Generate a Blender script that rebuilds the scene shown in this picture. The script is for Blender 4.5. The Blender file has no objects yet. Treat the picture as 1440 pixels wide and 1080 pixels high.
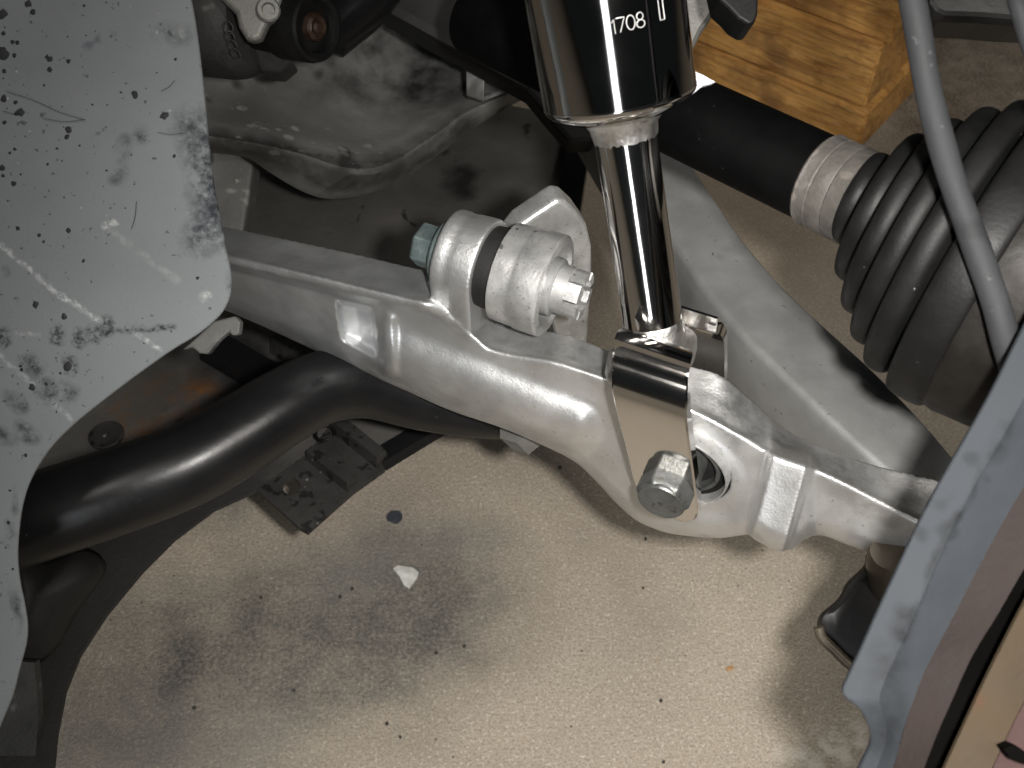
import bpy, bmesh, math, random
import numpy as np
from mathutils import Vector

SC = bpy.context.scene
COL = SC.collection
R = math.radians
random.seed(7)
rng = np.random.default_rng(7)

# ------------------------------------------------------------------ camera
FPX, CX, CY = 1523.0, 720.0, 540.0          # focal length in photo pixels (1440 x 1080)
CAM = np.array([0.0, 0.0, 0.65])
PITCH = R(50)
FWD = np.array([0, math.cos(PITCH), -math.sin(PITCH)])
RIGHT = np.array([1.0, 0, 0])
UP = np.array([0, math.sin(PITCH), math.cos(PITCH)])
cd = bpy.data.cameras.new('camera')
cam = bpy.data.objects.new('camera', cd)
COL.objects.link(cam)
cam.location = CAM
cam.rotation_euler = (R(90) - PITCH, 0, 0)
cd.sensor_width = 36.0
cd.lens = FPX / 1440 * 36
cd.clip_start, cd.clip_end = 0.01, 100
cd.dof.use_dof = True
cd.dof.focus_distance = 0.47
cd.dof.aperture_fstop = 20.0
SC.camera = cam

# ------------------------------------------------------------------ light
world = bpy.data.worlds.new('World')
SC.world = world
world.use_nodes = True
wb = world.node_tree.nodes['Background']
wb.inputs[0].default_value = (0.85, 0.95, 1.0, 1)
wb.inputs[1].default_value = 0.012


def ray(px, py):
    return FWD + RIGHT * ((px - CX) / FPX) + UP * (-(py - CY) / FPX)


def area_light(name, loc, target, sx, sy, power, color):
    ld = bpy.data.lights.new(name, 'AREA')
    ld.shape = 'RECTANGLE'
    ld.size, ld.size_y = sx, sy
    ld.energy, ld.color = power, color
    o = bpy.data.objects.new(name, ld)
    COL.objects.link(o)
    o.location = loc
    o.rotation_euler = (Vector(target) - Vector(loc)).to_track_quat('-Z', 'Y').to_euler()
    return o


fl = CAM + RIGHT * 0.041 + UP * 0.006 + FWD * 0.004
ld = bpy.data.lights.new('camera_flash', 'SPOT')
ld.energy, ld.color, ld.shadow_soft_size = 16.5, (1.0, 0.965, 0.92), 0.010
ld.spot_size, ld.spot_blend = R(85), 1.0
fo = bpy.data.objects.new('camera_flash', ld)
COL.objects.link(fo)
fo.location = fl
fo.rotation_euler = Vector(ray(895, 700)).to_track_quat('-Z', 'Y').to_euler()
# daylight from the open garage door behind the photographer
area_light('garage_door_daylight', (-0.16, -2.6, 1.05), (0.2, 0.4, 0.3), 0.45, 1.9, 15, (0.93, 0.96, 1.0))
# unseen overhead area lights added as ambient fill
area_light('overhead_fill', (1.05, -0.55, 1.95), (0.0, 0.4, 0.1), 0.35, 0.7, 14, (1.0, 0.95, 0.88))
area_light('overhead_fill', (-0.45, -0.75, 2.3), (0.0, 0.4, 0.1), 0.35, 0.7, 9.5, (1.0, 0.95, 0.88))  # second overhead light, added to fill the arm's shadow on the floor

SC.view_settings.view_transform = 'Standard'
SC.view_settings.look = 'None'
SC.view_settings.exposure = 0.0
SC.view_settings.gamma = 1.0
SC.render.engine = 'CYCLES'
SC.cycles.use_denoising = True
SC.cycles.max_bounces = 6
SC.cycles.use_adaptive_sampling = True
SC.cycles.adaptive_threshold = 0.02

# ------------------------------------------------------------------ helpers
def N(v):
    v = np.asarray(v, float)
    return v / np.linalg.norm(v)


def ray(px, py):
    return FWD + RIGHT * ((px - CX) / FPX) + UP * (-(py - CY) / FPX)


def P(px, py, d):
    return CAM + ray(px, py) * d


def Pz(px, py, z):
    r = ray(px, py)
    return CAM + r * ((z - CAM[2]) / r[2])


def Pplane(px, py, p0, n):
    r = ray(px, py)
    return CAM + r * (np.dot(np.asarray(p0) - CAM, n) / np.dot(r, n))


def camvec(right, down, toward):
    return N(RIGHT * right - UP * down - FWD * toward)


ROOT = {}


def thing(name, label, cat, loc, group=None):
    o = bpy.data.objects.new(name, None)
    COL.objects.link(o)
    o.empty_display_size = 0.02
    o.location = loc
    o['label'], o['category'] = label, cat
    if group:
        o['group'] = group
    ROOT[o.name] = np.array(loc, float)
    return o


def mesh(name, verts, faces, mat, parent=None, smooth=True, label=None, kind=None, angle=35):
    off = ROOT[parent.name] if parent else np.zeros(3)
    v = np.asarray(verts, float) - off
    me = bpy.data.meshes.new(name)
    me.from_pydata(v.tolist(), [], [list(map(int, f)) for f in faces])
    bm = bmesh.new()
    bm.from_mesh(me)
    bmesh.ops.recalc_face_normals(bm, faces=bm.faces[:])
    bm.to_mesh(me)
    bm.free()
    if smooth:
        me.shade_smooth()
        if angle:
            me.set_sharp_from_angle(angle=R(angle))
    me.materials.append(mat)
    o = bpy.data.objects.new(name, me)
    COL.objects.link(o)
    if parent:
        o.parent = parent
        ROOT[o.name] = off
    else:
        ROOT[o.name] = np.zeros(3)
    if label:
        o['label'] = label
    if kind:
        o['kind'] = kind
    return o


def tag(o, label, cat, group=None, kind=None):
    o['label'], o['category'] = label, cat
    if group:
        o['group'] = group


def bevel(o, w, seg=2, ang=40):
    m = o.modifiers.new('bevel', 'BEVEL')
    m.width, m.segments, m.limit_method, m.angle_limit = w, seg, 'ANGLE', R(ang)
    m.harden_normals = False
    return o


def catmull(pts, n):
    pts = np.asarray(pts, float)
    k = len(pts)
    ext = np.vstack([2 * pts[0] - pts[1], pts, 2 * pts[-1] - pts[-2]])
    out = []
    for t in np.linspace(0, k - 1, n):
        i = min(int(t), k - 2)
        f = t - i
        p0, p1, p2, p3 = ext[i:i + 4]
        out.append(0.5 * ((2 * p1) + (-p0 + p2) * f + (2 * p0 - 5 * p1 + 4 * p2 - p3) * f * f + (-p0 + 3 * p1 - 3 * p2 + p3) * f ** 3))
    return np.array(out)


def pchip(xs, ys):
    """smooth interpolation of ys over xs without overshoot"""
    xs, ys = np.asarray(xs, float), np.asarray(ys, float)
    h = np.diff(xs)
    dl = np.diff(ys) / h
    m = np.zeros(len(xs))
    m[0], m[-1] = dl[0], dl[-1]
    for i in range(1, len(xs) - 1):
        if dl[i - 1] * dl[i] > 0:
            w1, w2 = 2 * h[i] + h[i - 1], h[i] + 2 * h[i - 1]
            m[i] = (w1 + w2) / (w1 / dl[i - 1] + w2 / dl[i])

    def f(x):
        i = int(np.clip(np.searchsorted(xs, x) - 1, 0, len(xs) - 2))
        t = (x - xs[i]) / h[i]
        return ((1 + 2 * t) * (1 - t) ** 2 * ys[i] + t * (1 - t) ** 2 * h[i] * m[i]
                + t * t * (3 - 2 * t) * ys[i + 1] + t * t * (t - 1) * h[i] * m[i + 1])
    return f


def sstep(a, b, x):
    t = np.clip((x - a) / (b - a), 0, 1)
    return t * t * (3 - 2 * t)


def perp(a):
    a = N(a)
    t = np.array([0, 0, 1.0]) if abs(a[2]) < 0.8 else np.array([1.0, 0, 0])
    x = N(np.cross(t, a))
    return x, np.cross(a, x)


def grid_faces(nr, nc, closed=True):
    f = []
    for i in range(nr - 1):
        for j in range(nc if closed else nc - 1):
            a, b = i * nc + j, i * nc + (j + 1) % nc
            f.append((a, b, b + nc, a + nc))
    return f


def lathe(origin, axis, profile, n=48, jitter=0.0):
    """profile: (s, r) along the axis; closed at both ends when r = 0"""
    x, y = perp(axis)
    a = N(axis)
    o = np.asarray(origin, float)
    v = []
    for s, r in profile:
        r = max(r, 1e-6)
        for k in range(n):
            t = 2 * math.pi * k / n
            rr = r * (1 + (jitter * rng.normal() if jitter else 0))
            v.append(o + a * s + (x * math.cos(t) + y * math.sin(t)) * rr)
    f = grid_faces(len(profile), n)
    f.append(tuple(range(n))[::-1])
    f.append(tuple(range((len(profile) - 1) * n, len(profile) * n)))
    return v, f


def tube(path, radii, n=24, squash=None):
    path = np.asarray(path, float)
    m = len(path)
    radii = np.broadcast_to(np.asarray(radii, float), (m,)) if np.ndim(radii) == 0 else np.asarray(radii, float)
    T = np.gradient(path, axis=0)
    x, y = perp(T[0])
    v = []
    for i in range(m):
        t = N(T[i])
        x = N(x - t * np.dot(x, t))
        y = np.cross(t, x)
        for k in range(n):
            q = 2 * math.pi * k / n
            v.append(path[i] + (x * math.cos(q) + y * math.sin(q)) * radii[i])
    f = grid_faces(m, n)
    f.append(tuple(range(n))[::-1])
    f.append(tuple(range((m - 1) * n, m * n)))
    return v, f


def prism(poly, vec):
    """polygon of 3D points swept by vec"""
    poly = np.asarray(poly, float)
    n = len(poly)
    v = list(poly) + list(poly + np.asarray(vec))
    f = [tuple(range(n))[::-1], tuple(range(n, 2 * n))]
    f += [(i, (i + 1) % n, (i + 1) % n + n, i + n) for i in range(n)]
    return v, f


def loft(sections, cap=True):
    s = np.asarray(sections, float)
    m, n = s.shape[:2]
    v = list(s.reshape(-1, 3))
    f = grid_faces(m, n)
    if cap:
        f.append(tuple(range(n))[::-1])
        f.append(tuple(range((m - 1) * n, m * n)))
    return v, f


def join(*parts):
    V, F = [], []
    for v, f in parts:
        o = len(V)
        V += list(v)
        F += [tuple(i + o for i in q) for q in f]
    return V, F


def box(center, ax, ay, az):
    c = np.asarray(center, float)
    v = [c + ax * i + ay * j + az * k for i in (-1, 1) for j in (-1, 1) for k in (-1, 1)]
    f = [(0, 1, 3, 2), (4, 6, 7, 5), (0, 4, 5, 1), (2, 3, 7, 6), (0, 2, 6, 4), (1, 5, 7, 3)]
    return v, f


def smooth_poly(pts, n):
    """closed smooth outline through 2D/3D points"""
    pts = np.asarray(pts, float)
    k = len(pts)
    out = []
    for t in np.linspace(0, k, n, endpoint=False):
        i = int(t) % k
        f = t - int(t)
        p0, p1, p2, p3 = pts[i - 1], pts[i], pts[(i + 1) % k], pts[(i + 2) % k]
        out.append(0.5 * ((2 * p1) + (-p0 + p2) * f + (2 * p0 - 5 * p1 + 4 * p2 - p3) * f * f + (-p0 + 3 * p1 - 3 * p2 + p3) * f ** 3))
    return np.array(out)


# ------------------------------------------------------------------ materials
def lin(c):
    return tuple(((x / 255) / 12.92 if x / 255 <= 0.04045 else ((x / 255 + 0.055) / 1.055) ** 2.4) for x in c)


class Mat:
    def __init__(self, name, c1, c2=None, scale=40, rough=(0.4, 0.6), metal=0.0, bump=None, speck=None, spec=0.3, coat=0.0, detail=4, contrast=(0.3, 0.7), rscale=None):
        self.m = bpy.data.materials.new(name)
        self.m.use_nodes = True
        self.t = self.m.node_tree
        self.b = self.t.nodes['Principled BSDF']
        tc = self.t.nodes.new('ShaderNodeTexCoord')
        self.co = tc.outputs['Object']
        c2 = c2 or c1
        n = self.noise(scale, detail)
        ramp = self.ramp(n, contrast[0], contrast[1], c1, c2)
        self.col = ramp
        self.b.inputs['Metallic'].default_value = metal
        self.b.inputs['Specular IOR Level'].default_value = spec
        self.b.inputs['Coat Weight'].default_value = coat
        self.b.inputs['Coat Roughness'].default_value = 0.1
        self.rough = self.maprange(n, 0.3, 0.7, rough[0], rough[1])
        self.t.links.new(self.rough, self.b.inputs['Roughness'])
        self.height = None
        if speck:
            for sc, th, c in speck:
                self.stain(self.maprange(self.noise(sc, 2), th, th + 0.05, 0, 1), c)
        if bump:
            bs = bump if isinstance(bump, list) else [bump]
            prev = None
            for sc, dist in bs:
                bn = self.t.nodes.new('ShaderNodeBump')
                bn.inputs['Strength'].default_value = 1.0
                bn.inputs['Distance'].default_value = dist
                self.t.links.new(self.noise(sc, 2), bn.inputs['Height'])
                if prev:
                    self.t.links.new(prev, bn.inputs['Normal'])
                prev = bn.outputs[0]
            self.t.links.new(prev, self.b.inputs['Normal'])
        self.t.links.new(self.col, self.b.inputs['Base Color'])

    def node(self, kind, **kw):
        n = self.t.nodes.new(kind)
        for k, v in kw.items():
            setattr(n, k, v)
        return n

    def noise(self, scale, detail=6, rough=0.6, co=None, dist=0.0):
        n = self.node('ShaderNodeTexNoise')
        n.inputs['Scale'].default_value = scale
        n.inputs['Detail'].default_value = detail
        n.inputs['Roughness'].default_value = rough
        n.inputs['Distortion'].default_value = dist
        self.t.links.new(co or self.co, n.inputs['Vector'])
        return n.outputs['Fac']

    def voronoi(self, scale, co=None, rnd=1.0):
        n = self.node('ShaderNodeTexVoronoi')
        n.inputs['Scale'].default_value = scale
        n.inputs['Randomness'].default_value = rnd
        self.t.links.new(co or self.co, n.inputs['Vector'])
        return n.outputs['Distance']

    def ramp(self, fac, a, b, c1, c2):
        n = self.node('ShaderNodeMix', data_type='RGBA')
        self.t.links.new(self.maprange(fac, a, b, 0, 1), n.inputs[0])
        n.inputs[6].default_value = (*c1, 1)
        n.inputs[7].default_value = (*c2, 1)
        return n.outputs[2]

    def maprange(self, x, a, b, c, d, smooth=False):
        n = self.node('ShaderNodeMapRange')
        if smooth:
            n.interpolation_type = 'SMOOTHSTEP'
        for i, v in enumerate((a, b, c, d)):
            n.inputs[i + 1].default_value = v
        self.t.links.new(x, n.inputs[0])
        return n.outputs[0]

    def math(self, op, a, b=None):
        n = self.node('ShaderNodeMath', operation=op)
        for i, q in enumerate((a, b)):
            if q is None:
                continue
            if isinstance(q, (int, float)):
                n.inputs[i].default_value = q
            else:
                self.t.links.new(q, n.inputs[i])
        return n.outputs[0]

    def vmath(self, op, a, b=None, scale=None, out=0):
        n = self.node('ShaderNodeVectorMath', operation=op)
        for i, q in enumerate((a, b)):
            if q is None:
                continue
            if isinstance(q, (tuple, list, np.ndarray)):
                n.inputs[i].default_value = tuple(float(z) for z in q)
            else:
                self.t.links.new(q, n.inputs[i])
        if scale is not None:
            if isinstance(scale, (int, float)):
                n.inputs['Scale'].default_value = scale
            else:
                self.t.links.new(scale, n.inputs['Scale'])
        return n.outputs['Value'] if out else n.outputs[0]

    def warp(self, scale, amount):
        n = self.node('ShaderNodeTexNoise')
        n.inputs['Scale'].default_value = scale
        n.inputs['Detail'].default_value = 5
        self.t.links.new(self.co, n.inputs['Vector'])
        d = self.vmath('SUBTRACT', n.outputs['Color'], (0.5, 0.5, 0.5))
        return self.vmath('ADD', self.co, self.vmath('SCALE', d, scale=amount))

    def seg(self, p0, p1, w0, w1, co=None):
        """1 within w0 of the segment p0-p1, 0 beyond w1"""
        co = co or self.co
        p0, p1 = np.asarray(p0, float), np.asarray(p1, float)
        d = p1 - p0
        L2 = max(float(np.dot(d, d)), 1e-12)
        rel = self.vmath('SUBTRACT', co, p0)
        t = self.math('DIVIDE', self.vmath('DOT_PRODUCT', rel, d, out=1), L2)
        n = self.node('ShaderNodeClamp')
        self.t.links.new(t, n.inputs[0])
        near = self.vmath('SCALE', tuple(d), scale=n.outputs[0])
        dist = self.vmath('LENGTH', self.vmath('SUBTRACT', rel, near), out=1)
        return self.maprange(dist, w0, w1, 1, 0)

    def stain(self, mask, color, relink=False):
        n = self.node('ShaderNodeMix', data_type='RGBA')
        self.t.links.new(mask, n.inputs[0])
        self.t.links.new(self.col, n.inputs[6])
        n.inputs[7].default_value = (*color, 1)
        self.col = n.outputs[2]
        if relink:
            self.t.links.new(self.col, self.b.inputs['Base Color'])

    def rough_mask(self, mask, value):
        n = self.node('ShaderNodeMix')
        self.t.links.new(mask, n.inputs[0])
        self.t.links.new(self.rough, n.inputs[2])
        n.inputs[3].default_value = value
        self.rough = n.outputs[0]
        self.t.links.new(self.rough, self.b.inputs['Roughness'])


M = {}
M['cast'] = Mat('cast_aluminium', (0.60, 0.60, 0.595), (0.72, 0.72, 0.715), 55, (0.35, 0.50), 0.84,
                bump=[(1000, 0.00012), (120, 0.00025)], speck=[(420, 0.68, (0.44, 0.44, 0.43)), (25, 0.64, (0.50, 0.50, 0.49)), (900, 0.66, (0.78, 0.78, 0.77))])
M['cast_grey'] = Mat('weathered_grey_casting', (0.24, 0.243, 0.238), (0.31, 0.313, 0.308), 40, (0.42, 0.6), 0.45,
                     bump=[(1100, 0.00012), (60, 0.0003)], speck=[(300, 0.7, (0.10, 0.10, 0.097)), (22, 0.66, (0.125, 0.122, 0.115))])
M['steel'] = Mat('bare_steel', (0.32, 0.322, 0.32), (0.64, 0.64, 0.63), 55, (0.34, 0.5), 0.7,
                 bump=[(700, 0.00012)], speck=[(160, 0.66, (0.18, 0.178, 0.17)), (700, 0.64, (0.26, 0.255, 0.245))])
M['bolt'] = Mat('zinc_bolt', (0.125, 0.13, 0.126), (0.20, 0.205, 0.20), 180, (0.38, 0.55), 0.75,
                bump=[(600, 0.00015)], speck=[(260, 0.62, (0.10, 0.10, 0.085))])
M['teal'] = Mat('green_zinc_bolt', (0.11, 0.15, 0.15), (0.18, 0.22, 0.22), 160, (0.35, 0.55), 0.6,
                bump=[(600, 0.00015)], speck=[(200, 0.6, (0.09, 0.12, 0.12))])
M['chrome'] = Mat('polished_chrome', (0.80, 0.78, 0.76), (0.72, 0.70, 0.68), 20, (0.065, 0.13), 1.0,
                  bump=[(35, 0.00012)], speck=[(900, 0.735, (0.9, 0.9, 0.9))])
M['chrome_worn'] = Mat('ground_weld_chrome', (0.85, 0.84, 0.82), (0.55, 0.54, 0.52), 130, (0.3, 0.52), 1.0,
                       bump=[(140, 0.0009), (500, 0.0002)])
M['blackgloss'] = Mat('black_chrome', (0.42, 0.405, 0.39), (0.46, 0.45, 0.43), 30, (0.05, 0.09), 1.0,
                      bump=[(30, 0.0001)])
M['white_mark'] = Mat('stamped_white_mark', (0.75, 0.74, 0.72), (0.5, 0.5, 0.5), 300, (0.4, 0.6), 0.3)
M['rubber'] = Mat('black_rubber', (0.004, 0.004, 0.0041), (0.0075, 0.0075, 0.0075), 60, (0.45, 0.6), 0.0, spec=0.22, bump=[(700, 0.0001)],
                  speck=[(500, 0.76, (0.2, 0.2, 0.2)), (18, 0.62, (0.010, 0.010, 0.0098))])
M['rubber_dark'] = Mat('dull_rubber', (0.006, 0.006, 0.006), (0.011, 0.0105, 0.010), 80, (0.65, 0.8), 0.0, bump=[(500, 0.0002)])
M['hose'] = Mat('grey_rubber_hose', (0.021, 0.0223, 0.024), (0.030, 0.0315, 0.034), 60, (0.65, 0.8), 0.0, bump=[(900, 0.0001)],
                speck=[(260, 0.68, (0.05, 0.051, 0.053)), (35, 0.62, (0.017, 0.018, 0.0195))])
M['blackpaint'] = Mat('satin_black_paint', (0.005, 0.005, 0.0054), (0.008, 0.008, 0.0084), 35, (0.27, 0.35), 0.0, spec=0.3,
                      bump=[(250, 0.00006)], speck=[(420, 0.74, (0.06, 0.06, 0.065))])
M['shaft'] = Mat('worn_black_shaft', (0.0012, 0.0012, 0.0013), (0.0025, 0.0025, 0.0026), 50, (0.5, 0.65), 0.0, spec=0.08, bump=[(300, 0.0001)],
                 speck=[(600, 0.76, (0.16, 0.16, 0.16))])
M['clamp'] = Mat('dusty_clamp_band', (0.062, 0.057, 0.051), (0.105, 0.097, 0.089), 110, (0.5, 0.65), 0.2, bump=[(400, 0.0003)],
                 speck=[(90, 0.6, (0.14, 0.125, 0.11))])
M['joint'] = Mat('dusty_joint_housing', (0.009, 0.0082, 0.0074), (0.017, 0.015, 0.0135), 70, (0.45, 0.65), 0.4, bump=[(300, 0.0002)])  # base darkened to carry the dust shield's shadow on the housing
M['white'] = Mat('plain_white', (0.5, 0.5, 0.53), (0.58, 0.58, 0.61), 30, (0.4, 0.5))
M['mud'] = Mat('dusty_subframe', (0.075, 0.075, 0.072), (0.13, 0.128, 0.12), 26, (0.55, 0.75), 0.0, bump=[(300, 0.0003), (40, 0.0006)],
               speck=[(26, 0.60, (0.035, 0.034, 0.034)), (150, 0.685, (0.24, 0.235, 0.22)), (55, 0.66, (0.2, 0.2, 0.19)), (70, 0.70, (0.01, 0.01, 0.01))])
M['mud_dark'] = Mat('dark_dusty_steel', (0.018, 0.0176, 0.017), (0.034, 0.0325, 0.0305), 30, (0.45, 0.7), 0.0, bump=[(300, 0.0003)],
                    speck=[(110, 0.57, (0.008, 0.008, 0.008)), (200, 0.70, (0.13, 0.128, 0.12))])
M['dark_frame'] = Mat('black_frame_rail', (0.006, 0.006, 0.006), (0.010, 0.010, 0.010), 30, (0.6, 0.8))
M['housing'] = Mat('dull_cast_iron', (0.030, 0.030, 0.0295), (0.048, 0.0475, 0.046), 60, (0.5, 0.7), 0.2, bump=[(500, 0.0003)],
                   speck=[(60, 0.66, (0.10, 0.098, 0.094)), (40, 0.64, (0.03, 0.03, 0.03))])
M['rusty'] = Mat('rusty_bolt', (0.018, 0.009, 0.0055), (0.045, 0.026, 0.017), 200, (0.35, 0.6), 0.2, bump=[(500, 0.0003)])
M['bright'] = Mat('grey_aluminium_bracket', (0.17, 0.168, 0.158), (0.24, 0.237, 0.225), 60, (0.45, 0.6), 0.5, bump=[(700, 0.0002)],
                  speck=[(120, 0.66, (0.22, 0.21, 0.19))])
M['dshield'] = Mat('dust_shield_paint', (0.021, 0.025, 0.0295), (0.027, 0.031, 0.0365), 40, (0.7, 0.8), 0.0, bump=[(500, 0.0001)],
                   speck=[(45, 0.66, (0.016, 0.019, 0.022))])
M['rotor_brown'] = Mat('brown_rotor_edge', (0.013, 0.0088, 0.0075), (0.019, 0.013, 0.0115), 60, (0.7, 0.85), 0.0, bump=[(400, 0.0002)])
M['rotor_tan'] = Mat('rusty_tan_rotor', (0.034, 0.0245, 0.0135), (0.047, 0.031, 0.016), 35, (0.7, 0.85), 0.0, bump=[(400, 0.0002)],
                     speck=[(60, 0.6, (0.05, 0.027, 0.014)), (50, 0.66, (0.028, 0.028, 0.023))])
M['rotor_pink'] = Mat('red_rusty_hub', (0.036, 0.018, 0.0165), (0.05, 0.027, 0.0245), 50, (0.7, 0.8), 0.0, bump=[(300, 0.0003)])
M['black'] = Mat('dark_void_iron', (0.0015, 0.0014, 0.0013), (0.003, 0.0027, 0.0025), 40, (0.85, 0.95), spec=0.03)
M['tar'] = Mat('tar_spot', (0.008, 0.009, 0.012), (0.014, 0.015, 0.019), 200, (0.5, 0.8))
M['chip'] = Mat('white_paint_chip', (0.42, 0.42, 0.39), (0.62, 0.62, 0.59), 160, (0.6, 0.8), bump=[(300, 0.0005)])
M['orange'] = Mat('orange_flake', (0.36, 0.19, 0.08), (0.42, 0.25, 0.12), 300, (0.6, 0.8))
M['ink'] = Mat('dark_grease', (0.03, 0.035, 0.045), (0.06, 0.065, 0.075), 200, (0.5, 0.8))
M['ground_pebble'] = Mat('dark_grit', (0.03, 0.028, 0.025), (0.06, 0.055, 0.05), 300, (0.7, 0.9))
M['balljoint'] = Mat('greasy_ball_joint', (0.003, 0.003, 0.003), (0.007, 0.006, 0.005), 60, (0.4, 0.55), 0.0, bump=[(150, 0.0002)])
M['sleeve'] = Mat('tan_sleeve', (0.09, 0.075, 0.055), (0.13, 0.11, 0.085), 60, (0.35, 0.5), 0.4, bump=[(300, 0.0002)])


def G(k):
    return M[k].m


# wood: long grain along local X
def wood_mat():
    m = Mat('pine_wood', (0.48, 0.25, 0.065), (0.62, 0.34, 0.105), 14, (0.6, 0.75))
    mp = m.node('ShaderNodeMapping')
    mp.inputs['Scale'].default_value = (1.0, 9, 9)
    m.t.links.new(m.co, mp.inputs[0])
    g = m.noise(16, 8, 0.65, co=mp.outputs[0], dist=1.5)
    m.stain(m.maprange(g, 0.44, 0.62, 0, 0.85), (0.24, 0.10, 0.024))
    g2 = m.noise(60, 4, 0.5, co=mp.outputs[0])
    m.stain(m.maprange(g2, 0.56, 0.72, 0, 0.55), (0.52, 0.36, 0.18))
    m.stain(m.maprange(m.noise(17, 5), 0.50, 0.68, 0, 0.75), (0.14, 0.07, 0.024))
    m.t.links.new(m.col, m.b.inputs['Base Color'])
    b = m.node('ShaderNodeBump')
    b.inputs['Distance'].default_value = 0.0025
    m.t.links.new(g, b.inputs['Height'])
    m.t.links.new(b.outputs[0], m.b.inputs['Normal'])
    return m


M['wood'] = wood_mat()

# ================================================================== SETTING
# concrete floor
FLOORMAT = Mat('concrete', (0.375, 0.325, 0.26), (0.445, 0.388, 0.312), 9, (0.75, 0.9), bump=[(600, 0.0009), (40, 0.0006)], spec=0.3)
fm = FLOORMAT
fm.stain(fm.maprange(fm.noise(600, 2), 0.46, 0.66, 0, 0.75), (0.26, 0.22, 0.17))
fm.stain(fm.maprange(fm.noise(430, 2), 0.57, 0.68, 0, 0.85), (0.58, 0.53, 0.45))
fm.stain(fm.maprange(fm.noise(230, 3), 0.58, 0.70, 0, 0.6), (0.27, 0.23, 0.18))
fm.stain(fm.maprange(fm.noise(22, 6), 0.55, 0.75, 0, 0.4), (0.33, 0.28, 0.215))
fm.stain(fm.maprange(fm.noise(60, 3), 0.66, 0.74, 0, 0.35), (0.38, 0.28, 0.17))


def fpt(px, py):
    return Pz(px, py, 0)


wc = fm.warp(14, 0.06)
grain = fm.maprange(fm.noise(380, 4, 0.75), 0.36, 0.64, 0.45, 1.0)
blot = fm.maprange(fm.noise(30, 6, 0.7), 0.34, 0.60, 0.60, 1.0)


def floor_stain_shade(a, b, w0, w1, color, amt, co=None):
    k = fm.math('MULTIPLY', fm.seg(fpt(*a), fpt(*b), w0, w1, co or wc), amt)
    k = fm.math('MULTIPLY', fm.math('MULTIPLY', k, grain), blot)
    fm.stain(k, color)


floor_stain_shade((200, 980), (580, 850), 0.03, 0.105, (0.095, 0.093, 0.084), 1.0)
floor_stain_shade((420, 885), (590, 860), 0.01, 0.065, (0.065, 0.065, 0.062), 0.85)
floor_stain_shade((470, 800), (660, 745), 0.002, 0.03, (0.15, 0.15, 0.14), 0.75)
floor_stain_shade((245, 900), (245, 960), 0.001, 0.02, (0.05, 0.05, 0.05), 0.9)
floor_stain_shade((120, 1060), (330, 1080), 0.01, 0.07, (0.18, 0.175, 0.16), 0.8)
floor_stain_shade((330, 720), (330, 720), 0.004, 0.02, (0.2, 0.19, 0.17), 0.8)
floor_stain_shade((900, 850), (940, 880), 0.002, 0.03, (0.25, 0.22, 0.18), 0.6)
floor_stain_shade((840, 780), (870, 790), 0.002, 0.03, (0.27, 0.24, 0.2), 0.5)
floor_stain_shade((1330, 60), (1420, 150), 0.10, 0.26, (0.045, 0.03, 0.019), 1.0)  # far corner darkened in colour for the car body's shade
floor_stain_shade((1290, 330), (1100, 300), 0.03, 0.12, (0.16, 0.12, 0.085), 0.7)
# pale splash of old paint near the brake
wc2 = fm.warp(60, 0.03)
pk = fm.math('MULTIPLY', fm.seg(fpt(1135, 1065), fpt(1210, 1040), 0.004, 0.02, wc2), fm.maprange(fm.noise(90, 5), 0.42, 0.55, 0, 0.85))
fm.stain(pk, (0.6, 0.56, 0.49))
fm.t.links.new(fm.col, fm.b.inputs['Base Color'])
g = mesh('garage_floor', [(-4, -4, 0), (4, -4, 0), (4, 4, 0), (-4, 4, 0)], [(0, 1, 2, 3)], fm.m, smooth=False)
g['kind'] = 'structure'

# small things lying on the concrete
def flake(name, px, py, size, mat, label, cat, h=0.0012, n=7, seed=1, pts=None):
    r = random.Random(seed)
    c = fpt(px, py)
    if pts:
        poly = [fpt(*q) + np.array([0, 0, 0.0003]) for q in pts]
    else:
        poly = [c + np.array([math.cos(2 * math.pi * k / n) * size * r.uniform(0.85, 1.1), math.sin(2 * math.pi * k / n) * size * r.uniform(0.8, 1.05), 0.0003]) for k in range(n)]
    v, f = prism(poly, (0, 0, h))
    top = np.mean(v[len(poly):], axis=0) + np.array([0, 0, h * 0.5])
    f = [q for q in f if q != tuple(range(len(poly), 2 * len(poly)))]
    v.append(top)
    f += [(len(poly) + i, len(poly) + (i + 1) % len(poly), len(v) - 1) for i in range(len(poly))]
    o = mesh(name, v, f, mat, smooth=False)
    tag(o, label, cat)
    return o


flake('paint_chip', 572, 812, 0.006, G('chip'), 'white chip of paint lying on the stained concrete', 'paint chip',
      pts=[(553, 801), (560, 797), (580, 800), (589, 806), (587, 814), (576, 829), (568, 824), (562, 812)], h=0.0015)
flake('orange_flake', 1026, 941, 0.0032, G('orange'), 'tiny orange flake on the clean pale concrete', 'flake', h=0.0008, seed=4,
      pts=[(1020, 942), (1024, 938), (1030, 937), (1032, 940), (1028, 943), (1022, 944)])
flake('grease_spot', 555, 727, 0.006, G('ink'), 'round dark blue grease spot on the concrete near the hole bracket', 'grease spot', h=0.0002, n=18, seed=3)
gv = []
for k in range(70):                               # grit scattered over the slab
    px, py = random.uniform(120, 1180), random.uniform(620, 1075)
    c = fpt(px, py)
    s = random.choice((0.0004, 0.0005, 0.0006, 0.0007, 0.0013))
    q = [c + np.array([math.cos(t) * s * random.uniform(.6, 1.2), math.sin(t) * s * random.uniform(.6, 1.2), 0.0002]) for t in (0.3, 1.6, 2.9, 4.2, 5.4)]
    gv.append(prism(q, (0, 0, s * 0.8)))
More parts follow.
